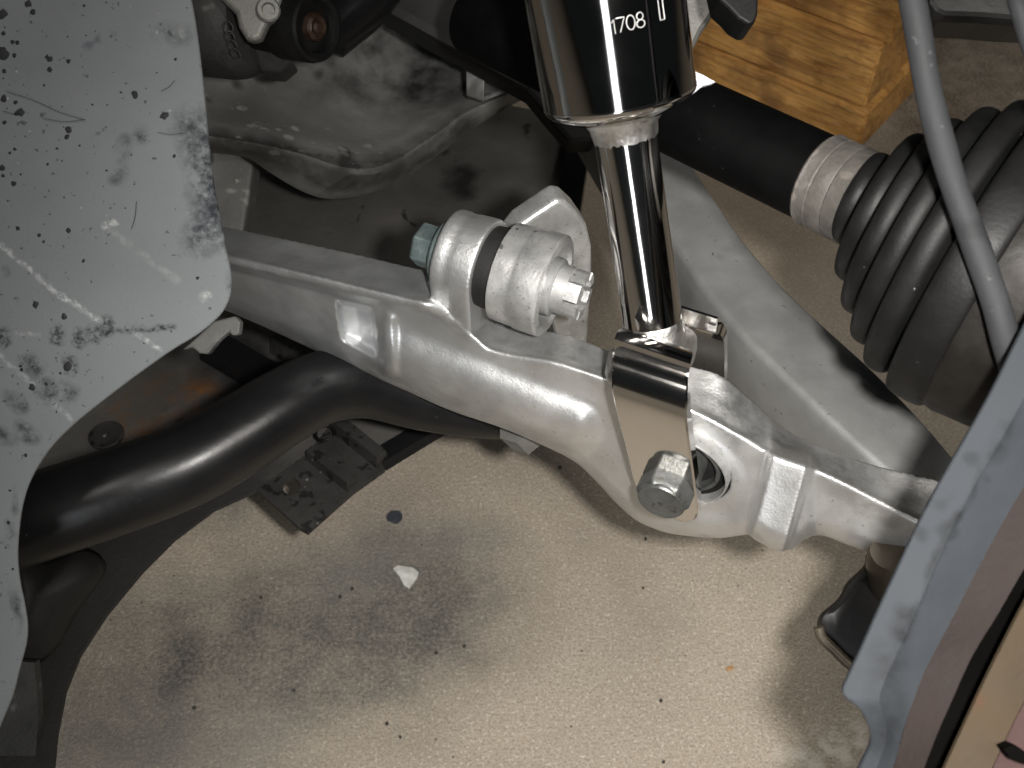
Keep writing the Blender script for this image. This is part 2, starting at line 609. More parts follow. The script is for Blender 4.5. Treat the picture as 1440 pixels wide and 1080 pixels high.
o = mesh('floor_grit', *join(*gv), G('ground_pebble'), smooth=False, kind='stuff')
o['label'], o['category'] = 'dark grit scattered over the beige concrete', 'grit'

# ================================================================== ARM FRAME
ZA = 0.29
PA, PB = Pz(320, 400, ZA), Pz(1290, 740, ZA)
U = N(PB - PA)                                    # along the arm, towards the wheel
NN = np.array([U[1], -U[0], 0.0])                 # out of the arm's face, towards the camera side
if np.dot(NN, CAM - PA) < 0:
    NN = -NN
ZZ = np.array([0, 0, 1.0])


def Pa(px, py, off=0.0):
    return Pplane(px, py, PA + NN * off, NN)


# ================================================================== UNDERTRAY (belly pan)
ZT = 0.13


def tp(px, py, dz=0.0):
    return Pz(px, py, ZT + dz)


tray = thing('undertray', 'dark grey dusty belly pan under the silver control arm with a rust stain', 'undertray', (-0.2, 0.6, 0))
tm = Mat('dusty_tray', (0.06, 0.057, 0.053), (0.092, 0.088, 0.081), 16, (0.55, 0.75), bump=[(350, 0.0004), (30, 0.0008)],
         speck=[(34, 0.66, (0.02, 0.02, 0.02)), (220, 0.70, (0.10, 0.095, 0.09))])
toff = ROOT[tray.name]
tw = tm.warp(45, 0.03)


def tstain(a, b, w0, w1, color, amt, tex=None):
    k = tm.math('MULTIPLY', tm.seg(tp(*a) - toff, tp(*b) - toff, w0, w1, tw), amt)
    if tex:
        k = tm.math('MULTIPLY', k, tex)
    tm.stain(k, color)


rt = tm.maprange(tm.noise(70, 6, 0.7), 0.40, 0.62, 0, 1)
tstain((195, 585), (265, 555), 0.010, 0.026, (0.105, 0.052, 0.022), 0.85, rt)
tstain((200, 575), (240, 562), 0.006, 0.014, (0.06, 0.057, 0.05), 0.9)
tstain((270, 560), (285, 550), 0.002, 0.013, (0.17, 0.07, 0.022), 0.8, rt)
tstain((650, 245), (650, 262), 0.004, 0.016, (0.012, 0.012, 0.012), 0.9)
tstain((575, 290), (590, 320), 0.001, 0.003, (0.012, 0.012, 0.012), 0.9)
tstain((498, 330), (515, 295), 0.0005, 0.002, (0.012, 0.012, 0.012), 0.9)
tstain((330, 500), (390, 540), 0.012, 0.035, (0.012, 0.012, 0.012), 0.95)
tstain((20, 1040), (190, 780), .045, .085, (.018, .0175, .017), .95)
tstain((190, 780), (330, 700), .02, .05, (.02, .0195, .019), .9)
tm.t.links.new(tm.col, tm.b.inputs['Base Color'])
outline = [(-120, 100), (300, 120), (560, 120), (838, 170), (826, 240), (812, 330), (795, 430), (700, 556), (642, 588),
           (600, 612), (541, 655), (466, 600), (432, 637), (364, 687), (300, 716), (245, 757), (200, 802), (150, 862), (112, 920), (92, 970), (80, 1030),
           (72, 1110), (-120, 1110)]
v, f = prism([tp(*q) for q in outline], (0, 0, -0.003))
o = mesh('pan', v, f, tm.m, tray, smooth=False)
# upturned lip along the right edge
lip = [(838, 172), (826, 240), (812, 330), (795, 430)]
lv = []
for q in lip:
    b = tp(*q)
    lv.append([b, b + ZZ * 0.012, b + ZZ * 0.012 - RIGHT * 0.018, b - RIGHT * 0.018])
mesh('lip', *loft(lv), G('blackpaint'), tray, smooth=False)
# round plug and the mounting bracket with its hole
c = tp(150, 613)
mesh('plug', *lathe(c - ZZ * 0.001, ZZ, [(0, 0.0105), (0.0022, 0.0105), (0.003, 0.0095), (0.0026, 0.0085), (0.003, 0.002), (0.0042, 0.0015), (0.0042, 0)], 32), G('mud_dark'), tray)
# bracket plate: polygon with a round hole
outer = [(462, 602), (541, 659), (495, 692), (432, 748), (420, 741), (362, 689), (430, 640)]
hc = (410, 684)
bp = bmesh.new()


def plate_with_hole(outer3, hole3, thick):
    """two closed loops bridged into a plate of given thickness"""
    no, nh = len(outer3), len(hole3)
    v = list(outer3) + list(hole3)
    c = np.mean(hole3, axis=0)
    # assign each outer edge a fan towards hole points by angle
    x = N(outer3[0] - c)
    nrm = N(np.cross(outer3[1] - outer3[0], outer3[2] - outer3[1]))
    y = np.cross(nrm, x)
    ang = lambda p: math.atan2(np.dot(p - c, y), np.dot(p - c, x)) % (2 * math.pi)
    bm = bmesh.new()
    bo = [bm.verts.new(p) for p in outer3]
    bh = [bm.verts.new(p) for p in hole3]
    eo = [bm.edges.new((bo[i], bo[(i + 1) % no])) for i in range(no)]
    eh = [bm.edges.new((bh[i], bh[(i + 1) % nh])) for i in range(nh)]
    bmesh.ops.triangle_fill(bm, use_beauty=True, edges=eo + eh)
    bm.verts.index_update()
    V = [np.array(q.co) for q in bm.verts]
    F = [tuple(q.index for q in fc.verts) for fc in bm.faces]
    bm.free()
    n = len(V)
    t = np.asarray(thick)
    F2 = list(F) + [tuple(i + n for i in q)[::-1] for q in F]
    for i in range(no):
        j = (i + 1) % no
        F2.append((i, j, j + n, i + n))
    for i in range(nh):
        a, b = no + i, no + (i + 1) % nh
        F2.append((a, b, b + n, a + n))
    return V + [p + t for p in V], F2


hole = [tp(hc[0] + 13 * math.cos(t), hc[1] + 12.5 * math.sin(t), 0.003) for t in np.linspace(0, 2 * math.pi, 20, endpoint=False)]
v, f = plate_with_hole([tp(*q, 0.003) for q in outer], hole, (0, 0, -0.0035))
o = mesh('bracket', v, f, G('mud_dark'), tray, smooth=False, label='black flaking bracket tab with a round bolt hole')
# raised channel ribs on the bracket
def rib_bar(path, w, h, mat, parent, name='rib'):
    pts = [np.asarray(p) for p in path]
    secs = []
    for i, p in enumerate(pts):
        t = N(pts[min(i + 1, len(pts) - 1)] - pts[max(i - 1, 0)])
        s = N(np.cross(t, ZZ))
        secs.append([p - s * w, p - s * w * 0.7 + ZZ * h, p + s * w * 0.7 + ZZ * h, p + s * w])
    return mesh(name, *loft(secs), mat, parent, smooth=False)


rib_bar([tp(438, 642, 0.0028), tp(495, 686, 0.0028)], 0.004, 0.008, G('mud_dark'), tray)
rib_bar([tp(474, 600, 0.0028), tp(538, 652, 0.0028)], 0.005, 0.010, G('mud_dark'), tray)
rib_bar([tp(532, 650, -0.001), tp(638, 586, -0.001)], 0.008, 0.006, G('blackpaint'), tray)
rib_bar([tp(400, 480, 0), tp(478, 530, 0)], 0.013, 0.012, G('mud_dark'), tray)
rib_bar([tp(300, 490, 0), tp(420, 560, 0)], 0.012, 0.010, G('blackpaint'), tray)
# curled wire clip near the bracket
t = np.linspace(0, 5.2, 26)
cw = tp(458, 612, 0.012)
wp = [cw + RIGHT * (0.0055 * math.cos(a)) + np.array([0, 1, 0]) * 0.006 * math.sin(a) + ZZ * 0.0006 * a for a in t]
mesh('wire_clip', *tube(wp, 0.0008, 8), G('blackpaint'), tray)

# ================================================================== REAR CONTROL ARM (grey beam behind)
ZR = 0.262
rear = thing('rear_control_arm', 'weathered grey cast control arm running under the drive shaft', 'control arm', Pz(1100, 450, 0.2))
right_e = [(900, 90), (950, 180), (985, 240), (1010, 277), (1040, 322), (1067, 356), (1104, 398), (1143, 435), (1182, 470), (1220, 504), (1262, 545), (1310, 597), (1350, 645)]
ridge_e = [(800, 120), (850, 205), (905, 285), (930, 318), (960, 361), (993, 411), (1043, 472), (1070, 500), (1099, 528), (1132, 560), (1180, 606), (1240, 660), (1290, 700)]
secs = []
n_s = 60
re, ri = catmull(right_e, n_s), catmull(ridge_e, n_s)
for (a, b) in zip(re, ri):
    pr, pl = Pz(a[0], a[1], ZR), Pz(b[0], b[1], ZR)
    w = pl - pr
    # rounded top edges, side wall leaning down to the left, flat underside
    secs.append([pr + ZZ * -0.035, pr + ZZ * -0.008, pr + w * 0.03 - ZZ * 0.003, pr + w * 0.09 - ZZ * 0.0006, pr + w * 0.30 + ZZ * 0.0004, pr + w * 0.6 - ZZ * 0.0004, pr + w * 0.90, pr + w * 0.97 - ZZ * 0.001,
                 pl - ZZ * 0.004, pl + w * 0.03 - ZZ * 0.010, pl + w * 0.05 - ZZ * 0.028, pl + w * 0.02 - ZZ * 0.033, pl - w * 0.2 - ZZ * 0.035])
o = mesh('beam', *loft(secs), G('cast_grey'), rear, angle=60)
c = Pz(1060, 405, ZR - .0015)
mesh('cast_pad', *lathe(c - ZZ * 0.002, ZZ, [(0, 0.013), (0.0022, 0.0125), (0.0028, 0.011), (0.0028, 0)], 32), G('cast_grey'), rear)

# ================================================================== WOOD BLOCKS
corner = Pz(1203, 217, 0)
fd = N(Pz(1000, 130, 0) - corner)
sd = np.array([fd[1], -fd[0], 0])
if sd[0] < 0:
    sd = -sd


def wood_block(c, length, width, h, skew, label, rot=0.0):
    """c: bottom corner; runs along fd, width along sd"""
    a = math.atan2(fd[1], fd[0]) + rot
    o = bpy.data.objects.new('wood_block', None)
    bm = bmesh.new()
    bmesh.ops.create_cube(bm, size=1)
    for vv in bm.verts:
        vv.co.x = (vv.co.x + 0.5) * length
        vv.co.y = (vv.co.y - 0.5) * width          # sd is to the right of fd
        vv.co.z = (vv.co.z + 0.5) * h
    bmesh.ops.bevel(bm, geom=bm.edges[:], offset=0.002, segments=2, affect='EDGES')
    bmesh.ops.subdivide_edges(bm, edges=[e for e in bm.edges if e.calc_length() > 0.03], cuts=3, use_grid_fill=True)
    for vv in bm.verts:
        vv.co += Vector((random.uniform(-1, 1), random.uniform(-1, 1), 0)) * 0.0005
    me = bpy.data.meshes.new('wood_block')
    bm.to_mesh(me)
    bm.free()
    me.materials.append(G('wood'))
    o = bpy.data.objects.new('wood_block', me)
    COL.objects.link(o)
    o.location = c
    o.rotation_euler = (0, 0, a)
    tag(o, label, 'wood block', 'cribbing blocks stacked under the car')
    return o


wood_block(corner, 0.42, 0.14, 0.047, 0, 'lowest pale orange timber block resting on the concrete, bottom of the stack')
wood_block(corner + ZZ * 0.0475 + fd * 0.006 + sd * 0.004, 0.42, 0.14, 0.064, 0, 'middle wide timber block of the wooden stack beside the grey hose', R(0.8))
wood_block(corner + ZZ * 0.112 + fd * 0.002 + sd * 0.010, 0.40, 0.135, 0.068, 0, 'topmost timber block of the wooden stack, cut off by the picture edge', R(-0.6))

# ================================================================== SUBFRAME (top left)
sub = thing('subframe', 'dusty stamped steel subframe member with mud speckles at upper left', 'subframe', P(480, 200, 0.66))
ridge = [(240, 178), (288, 187), (365, 200), (427, 214), (473, 228), (507, 232), (540, 226), (573, 209), (615, 182), (657, 153), (715, 128), (790, 90)]
lower = [(240, 215), (292, 214), (344, 221), (380, 243), (419, 266), (457, 279), (507, 275), (557, 257), (607, 225), (657, 187), (707, 155), (790, 112)]
n_s = 70
rg, lo = catmull(ridge, n_s), catmull(lower, n_s)
secs = []
for i, (a, b) in enumerate(zip(rg, lo)):
    f_ = i / (n_s - 1)
    d = 0.60 + 0.10 * f_
    r0 = P(a[0], a[1], d)
    up = []
    # concave upper sheet rising behind the ridge
    hgt = 150 + 40 * math.sin(f_ * 3)
    for k, (dy, dd) in enumerate([(0.0, 0.0), (0.05, 0.004), (0.14, 0.018), (0.35, 0.045), (0.6, 0.06), (0.85, 0.06), (1.15, 0.04)]):
        up.append(P(a[0] + 8 * dy, a[1] - dy * hgt, d + dd))
    down = [P(a[0], a[1] + 0.12 * (b[1] - a[1]), d - 0.004), P(a[0], a[1] + 0.3 * (b[1] - a[1]), d - 0.003), P(b[0], b[1], d + 0.012), P(b[0], b[1] - 4, d + 0.03)]
    secs.append(up[::-1] + down + [P(a[0], a[1] - hgt * 1.15, d + 0.14)])
subm = Mat('mud_specked_subframe', (0.14, 0.14, 0.134), (0.21, 0.208, 0.198), 20, (0.55, 0.75), 0.0, bump=[(300, 0.0003), (40, 0.0006)],
           speck=[(24, 0.60, (0.05, 0.05, 0.049)), (230, 0.70, (0.32, 0.315, 0.30))])
sof = ROOT[sub.name]
sbw = subm.warp(90, .010)
tq = subm.maprange(subm.noise(260, 4, .7), .42, .56, 0, 1)
tq2 = subm.math('MULTIPLY', subm.maprange(subm.voronoi(95), .34, .26, 0, 1), subm.maprange(subm.noise(60, 2), .48, .56, 0, 1))


def dsub(px):
    return 0.60 + 0.10 * float(np.argmin(np.abs(rg[:, 0] - px))) / (n_s - 1)


def substain(a, b, d, w0, w1, color, amt, tex):
    k = subm.math('MULTIPLY', subm.seg(P(*a, dsub(a[0]) + d) - sof, P(*b, dsub(b[0]) + d) - sof, w0, w1, sbw), amt)
    subm.stain(subm.math('MULTIPLY', k, tex), color)


substain((500, 60), (610, 100), .05, .02, .07, (.012, .012, .012), .95, subm.maprange(subm.noise(30, 4), .40, .62, .3, 1))
substain((290, 187), (420, 212), -.002, .0012, .0045, (.008, .008, .008), 1, tq)
substain((430, 216), (545, 226), -.002, .0008, .0030, (.008, .008, .008), .9, tq)
substain((400, 250), (440, 262), .002, .003, .010, (.010, .010, .010), 1, tq)
substain((455, 268), (500, 268), .004, .002, .008, (.010, .010, .010), .8, tq)
for a_, b_ in [((300, 205), (380, 225)), ((380, 225), (470, 256)), ((470, 256), (560, 242)), ((560, 242), (650, 178))]:
    substain(a_, b_, .002, .006, .018, (.035, .034, .032), .95, subm.maprange(subm.noise(70, 4), .3, .6, .6, 1))
substain((330, 130), (400, 160), .02, .012, .040, (.42, .41, .39), .9, tq2)
substain((420, 170), (500, 190), .02, .008, .030, (.34, .33, .31), .8, tq2)
substain((330, 190), (450, 217), 0, .0003, .0020, (.33, .33, .32), .8, tq2)
subm.t.links.new(subm.col, subm.b.inputs['Base Color'])
mesh('stamped_sheet', *loft(secs), subm.m, sub, angle=50)
# leg below the left end of the member
lp = [(270, 215), (300, 212), (330, 214), (356, 232), (350, 270), (341, 330), (270, 330)]
o = mesh('leg', *prism([P(x, y, 0.635) for x, y in lp], FWD * 0.02), G('mud'), sub, smooth=False)
bevel(o, 0.002)
# folded clip bracket
tabv = join(prism([P(655, 78, .655), P(681, 88, .650), P(681, 142, .650), P(656, 134, .655)], FWD * 0.004),
            prism([P(681, 142, .648), P(722, 127, .652), P(714, 113, .668), P(681, 120, .668)], UP * 0.003))
o = mesh('clip_bracket', *tabv, G('cast_grey'), sub, smooth=False, label='small folded light grey steel clip')
bevel(o, 0.0008)

rail = thing('frame_rail', 'black frame rail in deep shade behind the shock absorber', 'frame rail', P(660, 40, 0.64))
fr = [(523, 8), (600, 52), (655, 80), (740, 128), (800, 200), (835, 200), (900, 60), (900, -80), (480, -80)]
o = mesh('rail_web', *prism([P(x, y, 0.600 + 0.02 * (x - 500) / 400) for x, y in fr], FWD * 0.03), G('dark_frame'), rail, smooth=False)
bevel(o, 0.003)
o = mesh('rail_flange', *prism([P(523, 8, .597), P(740, 128, .608), P(745, 118, .608), P(528, -4, .597)], -FWD * 0.006), G('dark_frame'), rail, smooth=False)

# ================================================================== UPPER MOUNT (top left)
mount = thing('engine_mount', 'dull iron bushing mount with raised ring emblem above the subframe', 'engine mount', P(340, 60, 0.56))
ma = camvec(0.90, 0.18, 0.40)                      # axis of the round housing, towards right and camera
mc = P(318, 22, 0.555)
hp = [(-0.030, 0), (-0.030, 0.022), (-0.026, 0.0285), (-0.020, 0.031), (0.004, 0.0315), (0.010, 0.031), (0.016, 0.029), (0.020, 0.024), (0.020, 0)]
mesh('housing', *lathe(mc, ma, hp, 56), G('housing'), mount)
# web under the housing
o = mesh('web', *prism([P(352, 58, .548), P(378, 60, .542), P(402, 78, .542), P(412, 84, .545), P(392, 101, .55), P(366, 100, .552)], FWD * 0.02), G('housing'), mount, smooth=False)
bevel(o, 0.002)
bp = [(268, -40), (308, -4), (318, 6), (330, 18), (335, 38), (345, 54), (356, 58), (366, 53), (373, 38), (380, 26), (392, 18), (398, -10), (392, -40)]
o = mesh('bracket', *prism([P(x, y, 0.515) for x, y in bp], FWD * 0.008), G('bright'), mount, smooth=False, label='bright aluminium bracket tongue')
bevel(o, 0.0025, 3)
mesh('boss', *lathe(P(377, 16, 0.5165), camvec(.25, 0.05, 1), [(-.004, .0), (-.004, .0062), (.003, .0058), (.004, .005), (.004, .0032), (.002, .0028), (.002, 0)], 28), G('bright'), mount)
# four interlinked raised rings cast into the housing
xh, yh = perp(ma)


def on_lathe(o_, a_, r_, px, py):
    """point on a cylinder hit by the sight line"""
    d = N(ray(px, py))
    w = CAM - o_
    dp, wp_ = d - a_ * np.dot(d, a_), w - a_ * np.dot(w, a_)
    A_, B_, C_ = dp @ dp, 2 * dp @ wp_, wp_ @ wp_ - r_ * r_
    disc = B_ * B_ - 4 * A_ * C_
    tt = (-B_ - math.sqrt(max(disc, 0))) / (2 * A_)
    h = CAM + d * tt
    s = np.dot(h - o_, a_)
    return h, s


emb = []
h0, s0 = on_lathe(mc, ma, 0.0316, 325, 58)
rad0 = N(h0 - mc - ma * s0)
tan0 = np.cross(ma, rad0)
for k in range(4):
    t0 = (k - 1.5) * 0.0042 / 0.0316
    pts = []
    for q in np.linspace(0, 2 * math.pi, 20):
        s = s0 + 0.0028 * math.cos(q)
        th = t0 + 0.0028 * math.sin(q) / 0.0316
        pts.append(mc + ma * s + (rad0 * math.cos(th) + tan0 * math.sin(th)) * 0.0316)
    emb.append(tube(pts, 0.0004, 6))
mesh('emblem_rings', *join(*emb), G('housing'), mount, label='four interlinked raised rings')

bush = thing('upper_arm_bushing', 'black rubber bushing with a rusty bolt end beside the aluminium bracket', 'bushing', P(445, 40, 0.53))
ba = camvec(0.82, 0.22, 0.52)
bc = P(446, 38, 0.525)
mesh('rubber_body', *lathe(bc, ba, [(-.040, 0), (-.040, .013), (-.022, .0145), (-.020, .0165), (-.003, .0172), (0, .0165), (0.0008, .015), (0, .0125), (-.003, .0115), (-.003, 0)], 48), G('rubber'), bush)
mesh('bolt_end', *lathe(bc, ba, [(-.004, 0), (-.004, .0072), (.0, .0066), (.0012, .005), (.0005, .003), (.002, .0022), (.002, 0)], 32), G('rusty'), bush, label='rusty brown bolt end')
o = mesh('arm', *tube([P(420, 30, .56), P(470, 40, .56), P(500, 10, .57), P(540, -40, .58)], [0.010, .015, .016, .016], 20), G('blackpaint'), bush)

# ================================================================== STABILIZER BAR
bar_px = [(-120, 790, .475, .0225), (20, 738, .478, .0225), (150, 695, .484, .0222), (260, 655, .492, .0215), (340, 610, .502, .021), (400, 572, .512, .0205),
          (455, 545, .524, .0200), (520, 540, .536, .0195), (600, 562, .547, .018), (690, 578, .555, .016), (790, 582, .560, .015), (900, 580, .562, .015)]
bt = catmull([[*P(a, b, d), r * .89] for a, b, d, r in bar_px], 90)
o = mesh('stabilizer_bar', *tube(bt[:, :3], bt[:, 3], 40), G('blackpaint'), angle=None)
tag(o, 'thick bent satin black tube passing beneath the silver arm', 'stabilizer bar')

# ================================================================== MAIN CONTROL ARM
arm = thing('control_arm', 'cast aluminium lower control arm running across the picture under the chrome fork', 'control arm', Pa(960, 700, -0.015))
T1 = pchip([230, 325, 450, 570, 610, 640, 668, 690, 780, 860, 970, 1050, 1090, 1150, 1260, 1360],
           [334, 357, 387, 416, 425, 445, 470, 488, 506, 531, 570, 612, 636, 657, 711, 760])
TB = pchip([230, 330, 450, 560, 612, 660, 700, 800, 860, 970, 1010, 1050, 1100, 1150, 1230, 1360],
           [299, 321, 346, 371, 385, 420, 452, 471, 493, 514, 525, 556, 600, 626, 653, 680])
BO = pchip([230, 325, 480, 560, 640, 700, 760, 810, 840, 870, 900, 950, 1010, 1050, 1066, 1100, 1115, 1130, 1150, 1190, 1240, 1360],
           [404, 440, 510, 545, 580, 600, 625, 651, 679, 711, 735, 752, 757, 753, 762, 776, 772, 760, 753, 766, 786, 838])


def segd(px, py, a, b):
    a, b = np.array(a, float), np.array(b, float)
    d = b - a
    q = np.array([px, py]) - a
    t = np.clip(np.dot(q, d) / np.dot(d, d), 0, 1)
    return np.linalg.norm(q - d * t), t


def side(px, py, a, b):
    """signed distance in px to the line a-b, positive on its right when walking a->b (image coordinates)"""
    d = np.array(b, float) - np.array(a, float)
    q = np.array([px, py], float) - np.array(a, float)
    return (d[0] * q[1] - d[1] * q[0]) / np.linalg.norm(d)


EC0 = Pa(958, 657, 0.007)


def relief(px, py):
    h = 0.0
    et = py - T1(px)
    # the outboard half of the face leans back towards its top edge
    h += 0.0105 * sstep(820, 980, px) * np.clip(et / 170, 0, 1)
    # flange bead under the top edge on the inboard half
    k = 1 - sstep(590, 640, px)
    h += 0.0050 * k * (1 - sstep(13, 24, et))
    # swelling along the lower half, rounded end under the fork
    dd, t = segd(px, py, (440, 462), (805, 603))
    w = 54 - 8 * t
    x = np.clip(dd / w, 0, 1)
    h += 0.0066 * (1 - x * x) ** 1.6 * sstep(-0.02, 0.45, t + 0.06)
    dd, t = segd(px, py, (230, 372), (480, 462))
    h += 0.002 * (1 - np.clip(dd / 46, 0, 1) ** 2) * (1 - sstep(400, 520, px))
    # trapezoid pocket
    a = sstep(-2, 5, side(px, py, (484, 500), (474, 420)))         # right of the left wall
    b = sstep(-2, 5, side(px, py, (524, 432), (536, 522)))         # left of the right wall
    c_ = sstep(0, 16, side(px, py, (540, 512), (478, 480)))        # above the floor of the pocket
    e = sstep(-2, 5, side(px, py, (470, 420), (530, 436)))
    inside = a * b * c_ * e
    v = abs(px - (506 + (py - 460) * 0.16)) / 30
    h -= 0.0100 * inside * (1.0 - 0.45 * np.clip(v, 0, 1))
    # shoulder right of the pocket
    dd, t = segd(px, py, (546, 452), (548, 520))
    h += 0.002 * (1 - sstep(3, 16, dd))
    # raised pad near the ball joint
    l_ = sstep(-7, 5, side(px, py, (1055, 745), (1084, 632)))
    r_ = sstep(-2, 5, side(px, py, (1142, 650), (1108, 772)))
    h += (0.0045 + 0.0070 * np.clip(et / 110, 0, 1)) * l_ * r_
    # step down after the pad
    h -= 0.0015 * sstep(1130, 1150, px)
    # bearing eye
    q = np.linalg.norm(Pa(px, py, 0.007) - EC0) / 0.0207 if 850 < px < 1090 else 9.0
    h += 0.0008 * sstep(1.4, 1.1, q) if q > 1 else 0.0008
    h -= 0.020 * (1 - sstep(0.97, 1.03, q))
    return h


cols = np.arange(232, 1358, 2.6)
nf = 64
secs = []
for x in cols:
    t1, tb, bo = T1(x), TB(x), BO(x)
    H = bo - t1
    sec = []
    for k in range(nf):
        t = k / (nf - 1)
        py = t1 + t * H
        off = relief(x, py)
        e = (py - t1)
        if e < 11:
            off -= 0.0035 * (1 - math.sqrt(max(0, 1 - (1 - e / 11) ** 2)))
        e = (bo - py)
        if e < 24:
            off -= 0.009 * (1 - math.sqrt(max(0, 1 - (1 - e / 24) ** 2)))
        sec.append(Pa(x, py, off))
    bot = sec[-1]
    topb = Pa(x, tb, -0.021)
    topm = (sec[0] + topb) / 2 - ZZ * 0.0004
    sec += [bot - NN * 0.012, np.array([topb[0], topb[1], bot[2] + 0.004])]
    sec += [topb - ZZ * 0.003, topb, topm]
    secs.append(sec)
body = loft(secs)
aof = ROOT[arm.name]
ck = M['cast']
wk = ck.warp(60, .03)
k1 = ck.math('MULTIPLY', ck.seg(Pa(230, 380) - aof, Pa(560, 440) - aof, .03, .075, wk), ck.maprange(ck.noise(45, 5, .7), .3, .7, .55, 1.0))
ck.stain(k1, (.46, .475, .485))
for a_, b_, w_, c_ in [((970, 535, -.008), (1050, 575, -.010), .016, (.30, .30, .29)), ((1060, 590, -.010), (1200, 660, -.012), .014, (.34, .34, .33)), ((700, 465, -.01), (850, 500, -.01), .012, (.36, .36, .35)), ((600, 425), (690, 480), .010, (.40, .40, .39)), ((860, 500), (690, 470), .006, (.36, .36, .35)), ((660, 320), (720, 330), .008, (.42, .42, .41)), ((1190, 690), (1300, 720), .02, (.5, .49, .47))]:  # the hump-top entries lower its colour against the lamp highlight
    ck.stain(ck.math('MULTIPLY', ck.seg(Pa(*a_) - aof, Pa(*b_) - aof, .001, w_, wk), ck.maprange(ck.noise(200, 4), .4, .6, .2, .9)), c_)
ck.t.links.new(ck.col, ck.b.inputs['Base Color'])
# ear that carries the link bolt: stadium section swept along the arm
ER = 0.0195
EA = Pa(735, 389, -0.0205)


def s_at(px):
    """distance along the ear axis of the image column px"""
    lo_, hi_ = -0.2, 0.2
    for _ in range(40):
        mid = (lo_ + hi_) / 2
        q = EA + U * mid - CAM
        x = CX + FPX * np.dot(q, RIGHT) / np.dot(q, FWD)
        if x < px:
            lo_ = mid
        else:
            hi_ = mid
    return lo_


def stadium(s, r, depth, n=18):
    c = EA + U * s
    pts = [c + NN * (r * math.cos(t)) + ZZ * (r * math.sin(t)) for t in np.linspace(0, math.pi, n)]
    pts += [c - NN * r - ZZ * depth, c + NN * r - ZZ * depth]
    return pts


s0, s1 = s_at(632), s_at(688)
Le = s1 - s0
es = []
for f_, r in [(0, .0188), (.03, .0193), (.20, .0194), (.30, .0191), (.36, .0190), (.42, .0191), (.52, .0195), (.8, .0198), (.96, .0198), (1.0, .0195)]:
    es.append(stadium(s0 + Le * f_, r, 0.030 if f_ > .1 else 0.02))
ear = loft(es)
# fillet wedges where the ear grows out of the arm
fil = loft([stadium(s_at(612), 0.010, 0.028), stadium(s_at(622), 0.014, 0.028), stadium(s_at(640), 0.0185, 0.03)])
fv = [p - ZZ * 0.018 for p in fil[0]]
o = mesh('arm_casting', *join(body, ear, (fv, fil[1])), G('cast'), arm, angle=None)
rm = o.modifiers.new('remesh', 'REMESH')
rm.mode, rm.voxel_size, rm.use_smooth_shade = 'VOXEL', 0.0007, True
sm = o.modifiers.new('smooth', 'SMOOTH')
sm.factor, sm.iterations = 0.5, 5

# bearing in the arm's eye: steel ring, rubber, inner sleeve
EC = Pa(958, 657, 0.0070)
bear = mesh('bearing', *lathe(EC, NN, [(-.018, .0205), (.0012, .0205), (.0024, .0201), (.0024, .0195), (.0008, .0191), (-.018, .0191)], 64), G('steel'), arm)
mesh('rubber', *lathe(EC, NN, [(-.018, .0193), (-.0015, .0193), (-.005, .0180), (-.005, .0150), (-.0055, .0)], 56), G('rubber_dark'), bear)
mesh('cage', *lathe(EC, NN, [(-.018, .0165), (-.0012, .0162), (-.0004, .0155), (-.001, .0145), (-.008, .0140)], 56), G('bolt'), bear)
mesh('inner_sleeve', *lathe(EC, NN, [(-.02, .0096), (.006, .0096), (.007, .0088), (.007, .0)], 40), G('bolt'), bear)
# nut and bolt of the far side peeping out under the arm
o = mesh('lower_nut', *lathe(Pa(742, 612, -.024), N(ZZ * -0.6 - NN * 0.2 + U * .25), [(-.012, 0), (-.012, .0105), (.001, .0105), (.0025, .009), (.0025, 0)], 6), G('bright'), arm, smooth=False)

# ================================================================== LINK BOLT, BUSHING AND LINK
link = thing('stabilizer_link', 'grey steel link eye with rubber bushing and castellated stud bolted to the arm', 'stabilizer link', EA)
mesh('rubber_ring', *lathe(EA, U, [(s_at(680), 0), (s_at(680), .0155), (s_at(684), .0172), (s_at(704), .0178), (s_at(714), .0165), (s_at(714), 0)], 48), G('rubber_dark'), link)
sa, sb = s_at(709), s_at(780)
L = sb - sa
mesh('eye', *lathe(EA, U, [(sa, 0), (sa, .0185), (sa + .0012, .0208), (sa + L * .36, .0212), (sa + L * .42, .0210), (sa + L * .46, .0212), (sa + L * .54, .0217), (sa + L * .96, .0217), (sb, .0207),
                           (sb + .0004, .0175), (sb - .002, .0160), (sb - .007, .0150), (sb - .007, 0)], 64), G('steel'), link)
s2, s3 = s_at(786), s_at(822)
mesh('inner_sleeve', *lathe(EA, U, [(sb - .008, 0), (sb - .008, .0125), (s2 - .001, .0122), (s2, .0112), (s2, .0)], 40), G('cast_grey'), link)
stud = mesh('stud', *lathe(EA, U, [(s2 - .002, 0), (s2 - .002, .0100), (s2 + .003, .0104), (s3 - .006, .0104), (s3 - .006, .0046), (s3 - .003, .0044), (s3 - .0015, .003), (s3 - .001, 0)], 40), G('steel'), link)
x_, y_ = perp(U)
for k in range(6):
    pts = []
    for s in (s3 - .0065, s3):
        for r in (.0068, .0102):
            for dq in (-0.36, 0, 0.36):
                q = k * math.pi / 3 + dq + 0.25
                pts.append(EA + U * s + (x_ * math.cos(q) + y_ * math.sin(q)) * r)
    # order: s0:in(0-2) out(3-5), s1:in(6-8) out(9-11)
    ff = [(0, 1, 4, 3), (1, 2, 5, 4), (6, 9, 10, 7), (7, 10, 11, 8), (3, 4, 10, 9), (4, 5, 11, 10), (0, 6, 7, 1), (1, 7, 8, 2), (0, 3, 9, 6), (2, 8, 11, 5)]
    mesh('tooth', pts, ff, G('steel'), stud, smooth=False)
